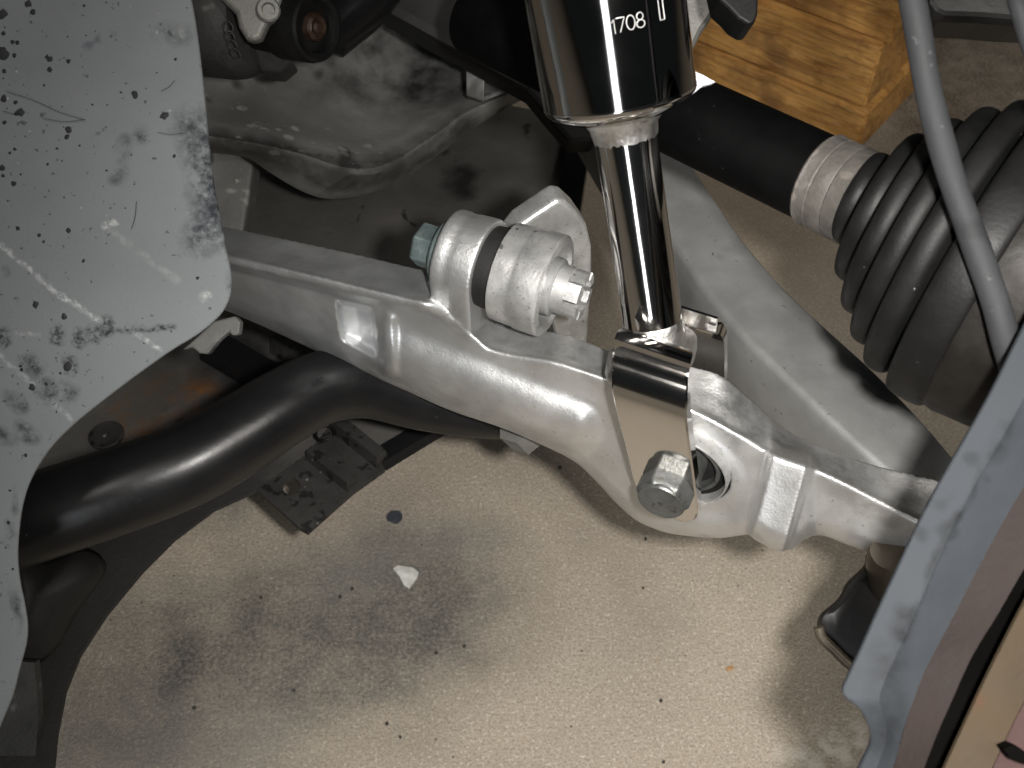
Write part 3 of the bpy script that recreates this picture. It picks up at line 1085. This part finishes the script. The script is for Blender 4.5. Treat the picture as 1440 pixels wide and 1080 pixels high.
# forged link arm rising behind the eye and running down behind the control arm
lpx = [(716, 335), (730, 318), (752, 303), (770, 291), (785, 281), (797, 284), (812, 298), (826, 318), (833, 348), (833, 400), (829, 450), (826, 500), (822, 560), (790, 560), (780, 470), (770, 430), (735, 400)]
lpl = EA + U * (sb - .004)
front = [Pplane(x, y, P(775, 360, 0.472) - NN * 0.010, N(NN + U * 0.9)) for x, y in lpx]
back = -N(NN + U * 0.9) * 0.012
o = mesh('link_arm', *prism(front, back), G('steel'), link, angle=None, smooth=False)
bevel(o, 0.0022, 3)

bolt = thing('link_bolt', 'green zinc flange bolt at the left end of the link boss', 'bolt', EA + U * s_at(610))
sA, sB = s_at(588), s_at(622)
v, f = lathe(EA, U, [(sA, 0), (sA, .0080), (sA + .0012, .0098), (sB - .001, .0098), (sB, .0098), (sB, 0)], 6)
o = mesh('hex_head', v, f, G('teal'), bolt, smooth=False)
bevel(o, 0.0006)
mesh('washer', *lathe(EA, U, [(sB - .001, 0), (sB - .001, .0125), (sB, .0138), (sB + .0012, .0140), (s_at(634), .0140), (s_at(634), 0)], 40), G('teal'), bolt)

# ================================================================== SHOCK ABSORBER
shock = thing('shock_absorber', 'polished black and chrome shock absorber with stamped number above the arm', 'shock absorber', Pa(921, 472, -0.014))
F0 = Pa(921, 472, -0.014)
AX = N(ZZ - U * 0.385 - NN * 0.33)


def sx(py):
    lo_, hi_ = -0.1, 0.6
    for _ in range(40):
        mid = (lo_ + hi_) / 2
        q = F0 + AX * mid - CAM
        y = CY - FPX * np.dot(q, UP) / np.dot(q, FWD)
        if y > py:
            lo_ = mid
        else:
            hi_ = mid
    return lo_


def rpx(py, w):
    """radius in metres that looks w/2 px wide at image row py"""
    q = F0 + AX * sx(py) - CAM
    return w / 2 / FPX * np.dot(q, FWD)


sb0 = sx(140)
rb = rpx(120, 217)
rs = rpx(330, 86)
bodyp = [(sb0 - .0062, 0), (sb0 - .0062, rs * 1.25), (sb0 - .0055, rs * 1.5), (sb0 - .0022, rb * .90), (sb0 - .0005, rb * .975), (sb0 + .0008, rb * .995), (sb0 + .0022, rb), (sb0 + .10, rb), (sb0 + .35, rb), (sb0 + .35, 0)]
mesh('body', *lathe(F0, AX, bodyp, 96), G('blackgloss'), shock, angle=50)
mesh('rim', *lathe(F0, AX, [(sb0 - .0030, rb * .80), (sb0 - .0018, rb * .93), (sb0 - .0002, rb * .985), (sb0 + .0008, rb * 1.003), (sb0 + .0018, rb * 1.003), (sb0 + .0021, rb * .99), (sb0 + .0012, rb * .8)], 96), G('chrome'), shock)
gr = sx(186)
mesh('grease_collar', *lathe(F0, AX, [(gr - .003, rs * .98), (gr - .001, rs * 1.03), (gr + .003, rs * 1.08), (sb0 - .006, rs * 1.30), (sb0 - .004, rs * 1.36), (sb0 - .004, rs * .9)], 64, 0.010),
     M['grease'].m if 'grease' in M else G('chrome_worn'), shock, label='smear of pale grease under the tube')
stem_r0 = rs * 0.99
mesh('stem', *lathe(F0, AX, [(sx(468), 0), (sx(468), rs * 1.03), (sx(440), rs * 1.0), (sx(300), rs * .985), (sx(170), rs * 1.0), (sb0, rs), (sb0, 0)], 72), G('chrome'), shock)
# fork legs: strap with rounded shoulders; widths run along U
fork_w = 100 / FPX * np.dot(Pa(915, 540, .01) - CAM, FWD) / 2 * 1.10


# solid shoulder: the round stem flows into the broad strap
XU = N(U - AX * np.dot(U, AX))
XN = N(np.cross(XU, AX))
if np.dot(XN, NN) < 0:
    XN = -XN
sh_secs = []
for py_, hu, hn, ex in [(446, rs * .96, rs * .96, 2.0), (451, rs * 1.03, rs * 1.03, 2.0), (460, rs * 1.07, rs * 1.05, 2.05), (468, rs * 1.12, rs * 1.09, 2.2), (476, fork_w * .90, .0150, 2.5),
                        (484, fork_w * .985, .0188, 3.0), (492, fork_w * 1.005, .0215, 3.6), (499, fork_w * 1.003, .0225, 4.2), (510, fork_w * .985, .0205, 5.0), (520, fork_w * .95, .0165, 5.0)]:
    c_ = F0 + AX * sx(py_) - XU * .0026 * float(sstep(455, 484, py_))
    hu *= 1 + .03 * float(sstep(470, 486, py_))
    ring = []
    for t in np.linspace(0, 2 * math.pi, 64, endpoint=False):
        ct, st_ = math.cos(t), math.sin(t)
        k = (abs(ct) ** ex + abs(st_) ** ex) ** (-1 / ex)
        w = 1 + .012 * rng.normal() * (452 < py_ < 495)
        ring.append(c_ + (XU * (ct * k * hu) + XN * (st_ * k * hn)) * w)
    sh_secs.append(ring)
mesh('weld_shoulder', *loft(sh_secs), G('chrome_worn'), shock, angle=60)


def strap(path, widths, thick, inward):
    path = np.asarray(path)
    secs = []
    for i, p in enumerate(path):
        t = N(path[min(i + 1, len(path) - 1)] - path[max(i - 1, 0)])
        nrm = N(np.cross(t, U))
        if np.dot(nrm, inward) > 0:
            nrm = -nrm
        w = widths[i]
        e = 0.0007
        secs.append([p - U * w - nrm * thick, p - U * w - nrm * e, p - U * (w - e), p + U * (w - e), p + U * w - nrm * e, p + U * w - nrm * thick])
    return loft(secs)


near_px = [(917.5, 494, .001), (916.5, 499, .0055), (914.5, 510, .0105), (913, 530, .0158), (912.5, 552, .0190), (912.5, 573, .0204),
           (920, 615, .0186), (928, 655, .0164), (934, 688, .0146), (938, 706, .0138), (941, 720, .0131), (943, 727, .0128)]
nw = [.96, .99, 1.0, 1.0, 1.0, .995, .98, .965, .95, .90, .74, .40]
nq = catmull([[*Pa(*q), fork_w * k] for q, k in zip(near_px, nw)], 60)
mesh('fork_leg', *strap(nq[:, :3], nq[:, 3], .0052, -NN), G('chrome'), shock, angle=25)
cF = nq[:, :3]
far = []
for p in cF:
    off = np.dot(p - F0, NN)
    far.append(p - NN * (1.70 * off) - ZZ * 0.013)
mesh('fork_leg', *strap(far[9:], nq[9:, 3], .0052, NN), G('chrome'), shock, angle=25)
# hex bolt through the fork: NN is its axis
BC = Pa(940, 681, .0152)
Lh = 0.0098
# head centre chosen so that its face sits where the photograph has it
hx = lathe(BC, NN, [(-.002, 0), (-.002, .0118), (.0008, .0118), (Lh - .0012, .0118), (Lh, .0104), (Lh + .0001, .0100), (Lh - .0003, .0098), (Lh - .0003, 0)], 6)
v, f = lathe(BC, NN, [(0, 0), (0, .0118), (Lh - .0022, .0118), (Lh, .0098), (Lh, 0)], 6)
o = mesh('hex_bolt_head', v, f, G('bolt'), shock, smooth=False, label='zinc plated hex bolt head with scribed lines')
bevel(o, 0.0009, 3, 30)
mesh('face', *lathe(BC, NN, [(Lh - .002, 0), (Lh - .002, .0100), (Lh - .0004, .0101), (Lh + .0004, .0096), (Lh + .0005, 0)], 40), G('bolt'), o)
# scribed lines on the upper right flat
mesh('bolt_shank', *lathe(BC, NN, [(-.06, 0), (-.06, .0075), (-.001, .0075), (-.001, 0)], 28), G('bolt'), shock)

# stamped number on the tube, drawn stroke by stroke
def on_body(px, py):
    h, s = on_lathe(F0, AX, rb, px, py)
    return s, N(h - F0 - AX * s)


DIG = {'1': [[(0.15, .75), (.5, 1), (.5, 0)]],
       '7': [[(0, 1), (1, 1), (.35, 0)]],
       '0': [[(.5 + .5 * math.cos(t), .5 + .5 * math.sin(t)) for t in np.linspace(0, 2 * math.pi, 17)]],
       '8': [[(.5 + .40 * math.cos(t), .76 + .24 * math.sin(t)) for t in np.linspace(0, 2 * math.pi, 15)],
             [(.5 + .5 * math.cos(t), .26 + .26 * math.sin(t)) for t in np.linspace(0, 2 * math.pi, 15)]],
       '|': [[(.2, 1.9), (.2, 0), (.8, 0), (.8, 1.9)]]}
st = []
for ch, px, py, wd, hg in [('1', 864, 37.5, .0024, .0046), ('7', 873, 35, .0029, .0046), ('0', 887, 31.5, .0029, .0046), ('8', 900.5, 28, .0029, .0048), ('|', 930, 14, .0032, .0062)]:
    s_, rd = on_body(px, py)
    tn = np.cross(AX, rd)
    if np.dot(tn, RIGHT) < 0:
        tn = -tn
    for stroke in DIG[ch]:
        pts = []
        for (a, b) in stroke:
            th = (a - .5) * wd / rb
            pts.append(F0 + AX * (s_ + (b - .5) * hg) + (rd * math.cos(th) + tn * math.sin(th)) * (rb + .00002))
        # densify
        pts = np.array(pts)
        dense = [pts[0]]
        for i in range(len(pts) - 1):
            for k in (0.33, .66, 1):
                dense.append(pts[i] * (1 - k) + pts[i + 1] * k)
        st.append(tube(np.array(dense), 0.00017, 6))
mesh('stamped_number', *join(*st), G('white_mark'), shock, label='stamped number 1708 in thin white strokes')

# ================================================================== DRIVE SHAFT AND BOOT
dsh = thing('drive_shaft', 'black drive shaft with ribbed rubber boot and steel clamp in front of the timber', 'drive shaft', P(1215, 281, .395))
BA = camvec(.84, .54, .40)
B0 = P(1215, 281, .395)
rings = [(-.0006, .0178), (.0082, .0290), (.0163, .0382), (.0250, .0460), (.0340, .0522), (.0480, .0560)]
prof = [(-.0055, 0), (-.0055, .0120)]
for i, (s, r) in enumerate(rings):
    hw = [.0040, .0042, .0042, .0045, .0046, .0072][i]
    for q in np.linspace(0.08, .92, 11):
        a = math.pi * q
        prof.append((s - hw * math.cos(a), r - .0050 + .0050 * math.sin(a) ** 0.5 if i < 5 else r - .004 + .004 * math.sin(a) ** .35))
    if i < 5:
        nx = rings[i + 1]
        prof.append(((s + hw + nx[0] - [.0040, .0042, .0042, .0045, .0046, .0072][i + 1]) / 2, (r + nx[1]) / 2 - .0075))
prof += [(.0560, .052), (.0560, 0)]
prof.sort(key=lambda q: 0)
mesh('boot', *lathe(B0, BA, prof, 96), G('rubber'), dsh, angle=50)
mesh('joint_housing', *lathe(B0, BA, [(.054, 0), (.054, .0540), (.0585, .0547), (.064, .0540), (.085, .052), (.12, .049), (.12, 0)], 72), G('joint'), dsh)
# shaft tube and clamp
C0, C1 = P(1163, 258, .405), P(925, 146, .452)
DA = N(C1 - C0)
mesh('tube', *lathe(C0, DA, [(-.03, 0), (-.03, .0135), (-.004, .0150), (-.002, .0160), (.003, .0165), (.006, .0168), (.20, .0176), (.20, 0)], 64), G('shaft'), dsh)
mesh('clamp_band', *lathe(C0, DA, [(-.017, .0160), (-.0176, .0178), (-.010, .0178), (-.0095, .0174), (-.0088, .0178), (-.003, .0177), (-.0026, .0173), (-.002, .0177), (.0018, .0176), (.0026, .0181), (.0034, .0176), (.0036, .0160)], 64), G('clamp'), dsh, label='dusty steel clamp band')
o = mesh('white_piece', *prism([P(x, y, .418) for x, y in [(940, 92), (968, 96), (990, 106), (1006, 115), (1000, 118), (988, 121), (978, 129), (966, 137), (945, 141)]], FWD * .002), G('white'), smooth=False)  # white piece in the gap between shock tube and shaft
tag(o, 'bright white piece between the shock tube and the black shaft', 'tag')

# ================================================================== HOSES
hp = [(1255, -160, .300), (1270, -60, .306), (1287, 20, .311), (1306, 130, .316), (1335, 240, .320), (1370, 340, .322), (1398, 420, .322), (1418, 490, .324), (1438, 560, .33), (1470, 640, .34)]
pt = catmull([P(*q) for q in hp], 60)
o = mesh('brake_hose', *tube(pt, [0.0036 + 0.0008 * i / 59 + 0.0001 * math.sin(i * .6) for i in range(60)], 28), G('hose'), angle=None)
tag(o, 'long grey rubber brake hose hanging in front of the ribbed boot', 'hose')
pt = catmull([P(*q) for q in [(1408, -60, .30), (1430, 0, .30), (1448, 60, .30), (1480, 150, .30)]], 20)
o = mesh('brake_hose', *tube(pt, 0.0026, 20), G('hose'), angle=None)
tag(o, 'short pale grey line clipped by the upper right corner', 'hose')

# dark parts poking in at the top edge
o = mesh('rubber_bumper', *prism([P(x, y, .40) for x, y in [(1005, -30), (1012, 0), (1025, 12), (1038, 26), (1052, 35), (1062, 32), (1066, 18), (1068, -30)]], FWD * .02), G('rubber'), smooth=False)
bevel(o, .004, 3)
tag(o, 'black rubber stop poking in at the top edge beside the shock', 'rubber stop')
o = mesh('body_bracket', *prism([P(x, y, .50) for x, y in [(1300, -60), (1302, 5), (1312, 20), (1326, 27), (1380, 29), (1436, 34), (1500, 36), (1500, -60)]], FWD * .03), G('blackpaint'), smooth=False)
bevel(o, .004, 3)
tag(o, 'flat black bracket at the upper right behind the grey hose', 'bracket')
o = mesh('knuckle_arm', *prism([P(x, y, .47) for x, y in [(930, -40), (1018, -40), (1010, -2), (1002, 22), (988, 42), (974, 72), (966, 84), (940, 70)]], FWD * .015), G('bright'), smooth=False)
bevel(o, .004, 3)
tag(o, 'pale grey alloy knuckle arm just right of the shock tube', 'knuckle')

# ================================================================== BALL JOINT
bj = thing('ball_joint', 'greasy black ball joint under the wheel end of the arm', 'ball joint', P(1200, 870, .45))
jp = smooth_poly([(1224, 775), (1214, 796), (1190, 820), (1178, 842), (1152, 866), (1150, 888), (1162, 904), (1198, 938), (1260, 960), (1330, 900), (1340, 800), (1280, 770)], 60)
cj_ = np.array([1250, 850])
secs = []
for sc_, dd in [(.80, -.012), (.93, -.0105), (.985, -.006), (1.0, 0), (1.0, .018), (.96, .024)]:
    secs.append([P(*(cj_ + (q - cj_) * sc_), .452 + dd) for q in jp])
mesh('housing', *loft(secs), G('balljoint'), bj)
mesh('dust_boot', *lathe(P(1262, 800, .440), N(ZZ - U * .3), [(-.022, 0), (-.022, .013), (-.016, .0145), (-.008, .0135), (0, .0125), (.008, .0115), (.012, .010), (.012, 0)], 40), G('sleeve'), bj)
# nut flats and rim on the housing's lower edge
mesh('rim', *tube(catmull([P(x, y, .4395) for x, y in [(1151, 882), (1156, 897), (1172, 913), (1198, 937), (1240, 960)]], 24), .0022, 12), G('sleeve'), bj)

# ================================================================== BRAKE: dust shield and disc
def strip(lines, n=48, back=.004):
    """lines: list of (pixel polyline, depth, sag) side by side; swept sheet with thickness"""
    rows = []
    for pl, d, sag in lines:
        q = catmull(pl, n)
        rows.append([P(x, y, d - sag * math.sin(math.pi * i / (n - 1)) + .012 * (1 - i / (n - 1))) for i, (x, y) in enumerate(q)])
    rows = np.array(rows)
    secs = []
    for i in range(n):
        a = list(rows[:, i])
        b = [p + FWD * back for p in a][::-1]
        secs.append(a + b)
    return loft(secs)


edgeL = [(1560, 220), (1500, 350), (1440, 462), (1391, 560), (1310, 704), (1252, 825), (1210, 918), (1196, 948), (1187, 969), (1190, 978), (1200, 986), (1213, 998), (1224, 1022), (1226, 1045), (1214, 1072), (1195, 1110)]
crease = [(1600, 250), (1545, 355), (1480, 480), (1430, 578), (1348, 724), (1290, 855), (1256, 930), (1246, 952), (1240, 968), (1237, 980), (1238, 990), (1242, 1004), (1246, 1024), (1245, 1045), (1236, 1072), (1218, 1110)]
edgeR = [(1700, 290), (1640, 400), (1570, 500), (1500, 590), (1410, 735), (1340, 868), (1305, 935), (1296, 955), (1290, 970), (1286, 982), (1281, 994), (1276, 1008), (1270, 1028), (1265, 1048), (1258, 1074), (1246, 1110)]
dsm = M['dshield']
ds = thing('brake_dust_shield', 'blue grey sheet metal brake dust shield crossing the lower right corner', 'dust shield', P(1300, 850, .30))
dso = ROOT[ds.name]
dw = dsm.warp(90, .006)
dn = dsm.maprange(dsm.noise(150, 4), .35, .6, .2, 1)
for a_, b_, w0, w1, am in [((1430, 578, .3055), (1348, 724, .3033), .0002, .0016, .6), ((1348, 724, .3033), (1270, 900, .3008), .0003, .0020, .9), ((1278, 865, .3015), (1270, 885, .3010), .001, .0045, .9), ((1256, 930, .3), (1246, 1040, .298), .002, .008, .7), ((1405, 640, .303), (1425, 610, .303), .001, .005, .6)]:
    dsm.stain(dsm.math('MULTIPLY', dsm.math('MULTIPLY', dsm.seg(P(*a_) - dso, P(*b_) - dso, w0, w1, dw), dn), am), (.006, .007, .0085))
dsm.t.links.new(dsm.col, dsm.b.inputs['Base Color'])
mesh('outer_flange', *strip([(edgeL, .300, .004), (crease, .2975, .004), (edgeR, .301, .004)], 90, .0022), G('dshield'), ds, angle=20)
mesh('edge_bead', *tube(catmull([P(x, y, .3008 - .004 * math.sin(math.pi * i / 15) + .012 * (1 - i / 15)) for i, (x, y) in enumerate(edgeL)], 90), .0006, 10), G('dshield'), ds, angle=None)

disc = thing('brake_disc', 'rusty vented brake disc edge in the bottom right corner', 'brake disc', P(1380, 1000, .29))
b0 = [(1690, 260), (1560, 470), (1440, 676), (1387, 772), (1329, 884), (1305, 930), (1281, 993), (1257, 1080), (1240, 1140)]
b1 = [(1760, 300), (1600, 545), (1500, 702), (1440, 800), (1404, 862), (1367, 923), (1340, 982), (1314, 1042), (1270, 1160)]

t0 = [(1780, 330), (1620, 560), (1500, 745), (1440, 850), (1389, 950), (1360, 1012), (1331, 1075), (1306, 1133), (1290, 1172)]
t1_ = [(1820, 400), (1640, 665), (1520, 850), (1440, 990), (1420, 1030), (1396, 1082), (1380, 1120), (1365, 1150), (1350, 1190)]
t2_ = [(1900, 520), (1740, 760), (1620, 930), (1560, 1030), (1540, 1070), (1520, 1110), (1505, 1150), (1490, 1180), (1470, 1220)]
mesh('inner_disc', *strip([(b0, .306, .004), (b1, .300, .004)], 60, .0015), G('rotor_brown'), disc, angle=20)
mesh('vent_core', *strip([(b1, .318, .004), (t0, .318, .004), (t1_, .318, .004)], 60, .010), G('black'), disc)
mesh('outer_disc', *strip([(t0, .302, .004), (t1_, .299, .004)], 60, .0015), G('rotor_tan'), disc, angle=20)
mesh('hub_face', *strip([(t1_, .2985, .004), (t2_, .296, .004)], 60, .0015), G('rotor_pink'), disc, angle=20)
o = mesh('hub_notch', *prism([P(x, y, .2930) for x, y in [(1412, 1053), (1424, 1048), (1440, 1056), (1462, 1076), (1440, 1074), (1420, 1066)]], FWD * .004), G('black'), disc, smooth=False)

# ================================================================== LEFT SPLASH SHIELD
PL0 = P(160, 400, .415)
PLN = N(-FWD + RIGHT * .16 - UP * .10)


def sp(px, py, off=0.0):
    return Pplane(px, py, PL0 + PLN * off, PLN)


sh = thing('splash_shield', 'large scuffed grey splash shield with tar spots filling the left edge', 'splash shield', sp(160, 400))
soff = ROOT[sh.name]
shm = Mat('scuffed_grey_shield', (0.126, 0.137, 0.142), (0.158, 0.169, 0.174), 16, (0.7, 0.85), 0.0, bump=[(600, .0002), (40, .0003)],
          speck=[(330, .68, (.06, .064, .073)), (110, .72, (.06, .066, .08)), (240, .73, (.25, .26, .26)), (70, .70, (.09, .096, .11))])
sw = shm.warp(60, .012)
sw2 = shm.warp(220, .0035)


def sstain(a, b, w0, w1, color, amt, tex=None, co=None):
    k = shm.math('MULTIPLY', shm.seg(sp(*a) - soff, sp(*b) - soff, w0, w1, co or sw), amt)
    if tex is not None:
        k = shm.math('MULTIPLY', k, tex)
    shm.stain(k, color)


brush = shm.maprange(shm.noise(170, 6, .75), .38, .62, 0, 1)
brush2 = shm.maprange(shm.noise(420, 4, .7), .42, .6, .1, 1)
navy = (.012, .015, .020)
sstain((285, 210), (300, 320), .003, .012, navy, 1.0, brush)
sstain((262, 175), (296, 190), .001, .008, navy, .9, brush)
sstain((275, 335), (300, 290), .001, .009, navy, .9, brush)
sstain((200, 190), (200, 190), .001, .005, navy, .8, brush)
sstain((230, 40), (250, 50), .001, .006, navy, .5, brush)
sstain((165, 250), (180, 205), .0005, .004, (.026, .029, .032), .8, brush)
sstain((320, 340), (322, 400), .0006, .003, (.03, .032, .035), .9, brush)
# pale scratches
sstain((-10, 335), (90, 420), .0003, .0014, (.38, .395, .4), .8, brush2, sw2)
sstain((85, 415), (140, 450), .0003, .0016, (.4, .42, .42), .85, brush2, sw2)
sstain((190, 468), (225, 492), .0002, .0012, (.38, .395, .4), .8, brush2, sw2)
sstain((0, 500), (100, 590), .0003, .0014, (.28, .295, .3), .75, brush2, sw2)
sstain((150, 320), (250, 395), .0004, .0022, (.22, .23, .23), .7, brush, sw2)
sstain((148, 318), (160, 314), .0004, .0018, (.36, .37, .36), .9, brush2, sw2)
sstain((285, 418), (292, 414), .0004, .0022, (.38, .39, .38), .9, brush2, sw2)
sstain((256, 40), (258, 50), .0004, .0018, (.22, .23, .22), .9, brush2, sw2)
sstain((25, 470), (55, 470), .0003, .0015, (.25, .26, .26), .8, brush2, sw2)
# black smears
sstain((165, 465), (245, 460), .0004, .0020, (.010, .011, .013), .95, brush2, sw2)
for q in [(35, 505), (60, 540), (20, 560), (88, 548), (5, 610), (30, 600)]:
    sstain(q, (q[0] + 12, q[1] + 10), .0008, .0042, (.008, .009, .011), .95, brush, sw)
for q in [(20, 690), (12, 740), (22, 830), (30, 860)]:
    sstain(q, (q[0] + 2, q[1] + 30), .0004, .0026, (.010, .012, .016), .9, brush, sw)
for q in [(80, 468), (112, 472), (132, 465), (150, 455), (98, 510), (5, 470)]:
    sstain(q, (q[0] + 1, q[1] + 9), .0014, .0036, (.010, .011, .013), .95, brush2, sw2)
shm.t.links.new(shm.col, shm.b.inputs['Base Color'])
# shm.rough_mask(shm.seg(sp(292, 210) - soff, sp(300, 320) - soff, .002, .010, sw), .4)

edge = [(240, -90), (258, -40), (270, 0), (280, 60), (290, 150), (300, 250), (310, 305), (320, 355), (326, 388), (325, 412), (316, 435), (300, 453), (276, 472), (240, 494), (195, 526), (150, 560),
        (110, 592), (80, 621), (58, 650), (42, 680), (33, 710), (28, 745), (26, 780), (29, 815), (36, 850), (40, 880), (38, 905), (30, 935), (20, 975), (8, 1005), (-6, 1040), (-30, 1120)]
ed = catmull(edge, 120)
# flat plate with a slightly rolled rim
nrow = [(0.0, .0), (.35, .0), (.7, .0006), (.93, .0004), (.985, 0), (1.0, -.0016)]
rows = []
for x, y in ed:
    x0 = -260
    rows.append([sp(x0, y), sp(x - 90, y), sp(x - 7, y), sp(x - 3.5, y, -.0001), sp(x - 1.2, y, -.0005), sp(x, y, -.0013), sp(x - 1, y, -.0024), sp(x - 8, y, -.0026), sp(x0, y, -.0026)])
v, f = loft(rows)
mesh('plate', v, f, shm.m, sh, angle=40)
# tar spots: small domed blobs on the plate
spots = [(40, 5, 5), (46, 17, 4), (3, 20, 7), (17, 59, 3), (24, 60, 3), (5, 47, 3), (5, 75, 8), (6, 100, 3), (20, 78, 3), (70, 83, 4), (66, 80, 3), (70, 98, 4), (96, 86, 3.2), (190, 133, 5.2),
         (231, 163, 6), (5, 139, 5), (29, 158, 5.5), (22, 144, 3), (23, 160, 3), (6, 172, 3), (21, 210, 2.4), (14, 215, 2), (97, 183, 5), (94, 192, 4), (80, 209, 2), (67, 231, 2), (3, 236, 4.5), (4, 247, 2.5),
         (19, 258, 3.6), (29, 245, 1.6), (25, 321, 3), (55, 331, 2.6), (61, 340, 2), (96, 324, 3.4), (117, 367, 2.6), (278, 391, 2.6), (245, 219, 2.6), (130, 147, 1.6), (170, 130, 1.8), (247, 83, 2.2),
         (90, 445, 4), (50, 428, 5), (95, 515, 6), (45, 545, 5), (30, 520, 2.5), (28, 515, 2), (65, 540, 2.4), (85, 525, 2), (150, 240, 1.8), (118, 8, 2), (62, 120, 1.6), (112, 205, 1.6), (36, 640, 2.4), (14, 690, 2), (12, 735, 2.4), (18, 800, 2), (8, 770, 1.6)]
for _ in range(60):
    spots.append((random.uniform(0, 230), random.uniform(0, 500), random.choice((.7, .8, 1, 1.2))))
for _ in range(26):
    spots.append((random.gauss(60, 30), random.gauss(520, 25), random.choice((.8, 1, 1.3))))
bl = []
exs, eys = ed[:, 0], ed[:, 1]
for px, py, r in spots:
    j = int(np.argmin(np.abs(eys - py)))
    if px > exs[j] - 8:
        continue
    n = 9 if r > 2 else 6
    k = [random.uniform(.7, 1.25) for _ in range(n)]
    ring = [sp(px + r * k[i] * math.cos(2 * math.pi * i / n), py + r * k[i] * 1.05 * math.sin(2 * math.pi * i / n), .0002) for i in range(n)]
    ring2 = [sp(px + .7 * r * k[i] * math.cos(2 * math.pi * i / n), py + .7 * r * k[i] * math.sin(2 * math.pi * i / n), .00035) for i in range(n)]
    bl.append(loft([ring, ring2]))
mesh('tar_spots', *join(*bl), G('tar'), sh, kind='stuff')
# stray black bristles stuck to the plate
hairs = []
for pl in [[(8, 128), (45, 140), (85, 158), (118, 168)], [(60, 166), (90, 171), (120, 168)], [(4, 156), (15, 159), (28, 161)], [(227, 128), (238, 122), (246, 113)], [(222, 186), (240, 189), (258, 187)],
           [(185, 322), (190, 305), (192, 283)]]:
    hairs.append(tube(catmull([sp(x, y, .0011) for x, y in pl], 14), .00010, 5))
mesh('bristles', *join(*hairs), G('tar'), sh, kind='stuff')

# clip bolted to the back of the shield
cl = thing('shield_clip', 'dark steel hook clip just under the rounded tip of the grey shield', 'clip', P(305, 470, .47))
cp = [(256, 492), (275, 475), (300, 452), (330, 444), (338, 452), (336, 470), (326, 472), (322, 466), (308, 478), (292, 498), (280, 497), (270, 488)]
o = mesh('hook', *prism([P(x, y, .462) for x, y in cp], FWD * .006), G('mud'), cl, smooth=False)
bevel(o, .0012)

# dark inner liner seen below the tube at lower left
ln = thing('inner_liner', 'dark curved plastic liner below the black tube at lower left', 'liner', P(80, 860, .52))
lp_ = [(20, 760), (60, 790), (120, 770), (150, 800), (110, 860), (85, 905), (60, 930), (30, 932), (0, 925), (-30, 860)]
secs = []
c_ = np.array([40, 850])
for k, d in [(.2, .505), (.6, .510), (.9, .525), (1.0, .545)]:
    secs.append([P(*(c_ + (np.array(q) - c_) * k), d) for q in catmull(lp_ + [lp_[0]], 50)[:-1]])
mesh('cone', *loft(secs), G('rubber_dark'), ln, angle=None)
lp2 = [(28, 930), (48, 932), (52, 970), (54, 1010), (50, 1060), (40, 1120), (-30, 1120), (-30, 960)]
o = mesh('lower_panel', *prism([P(x, y, .527) for x, y in lp2], FWD * .006), G('housing'), ln, smooth=False)
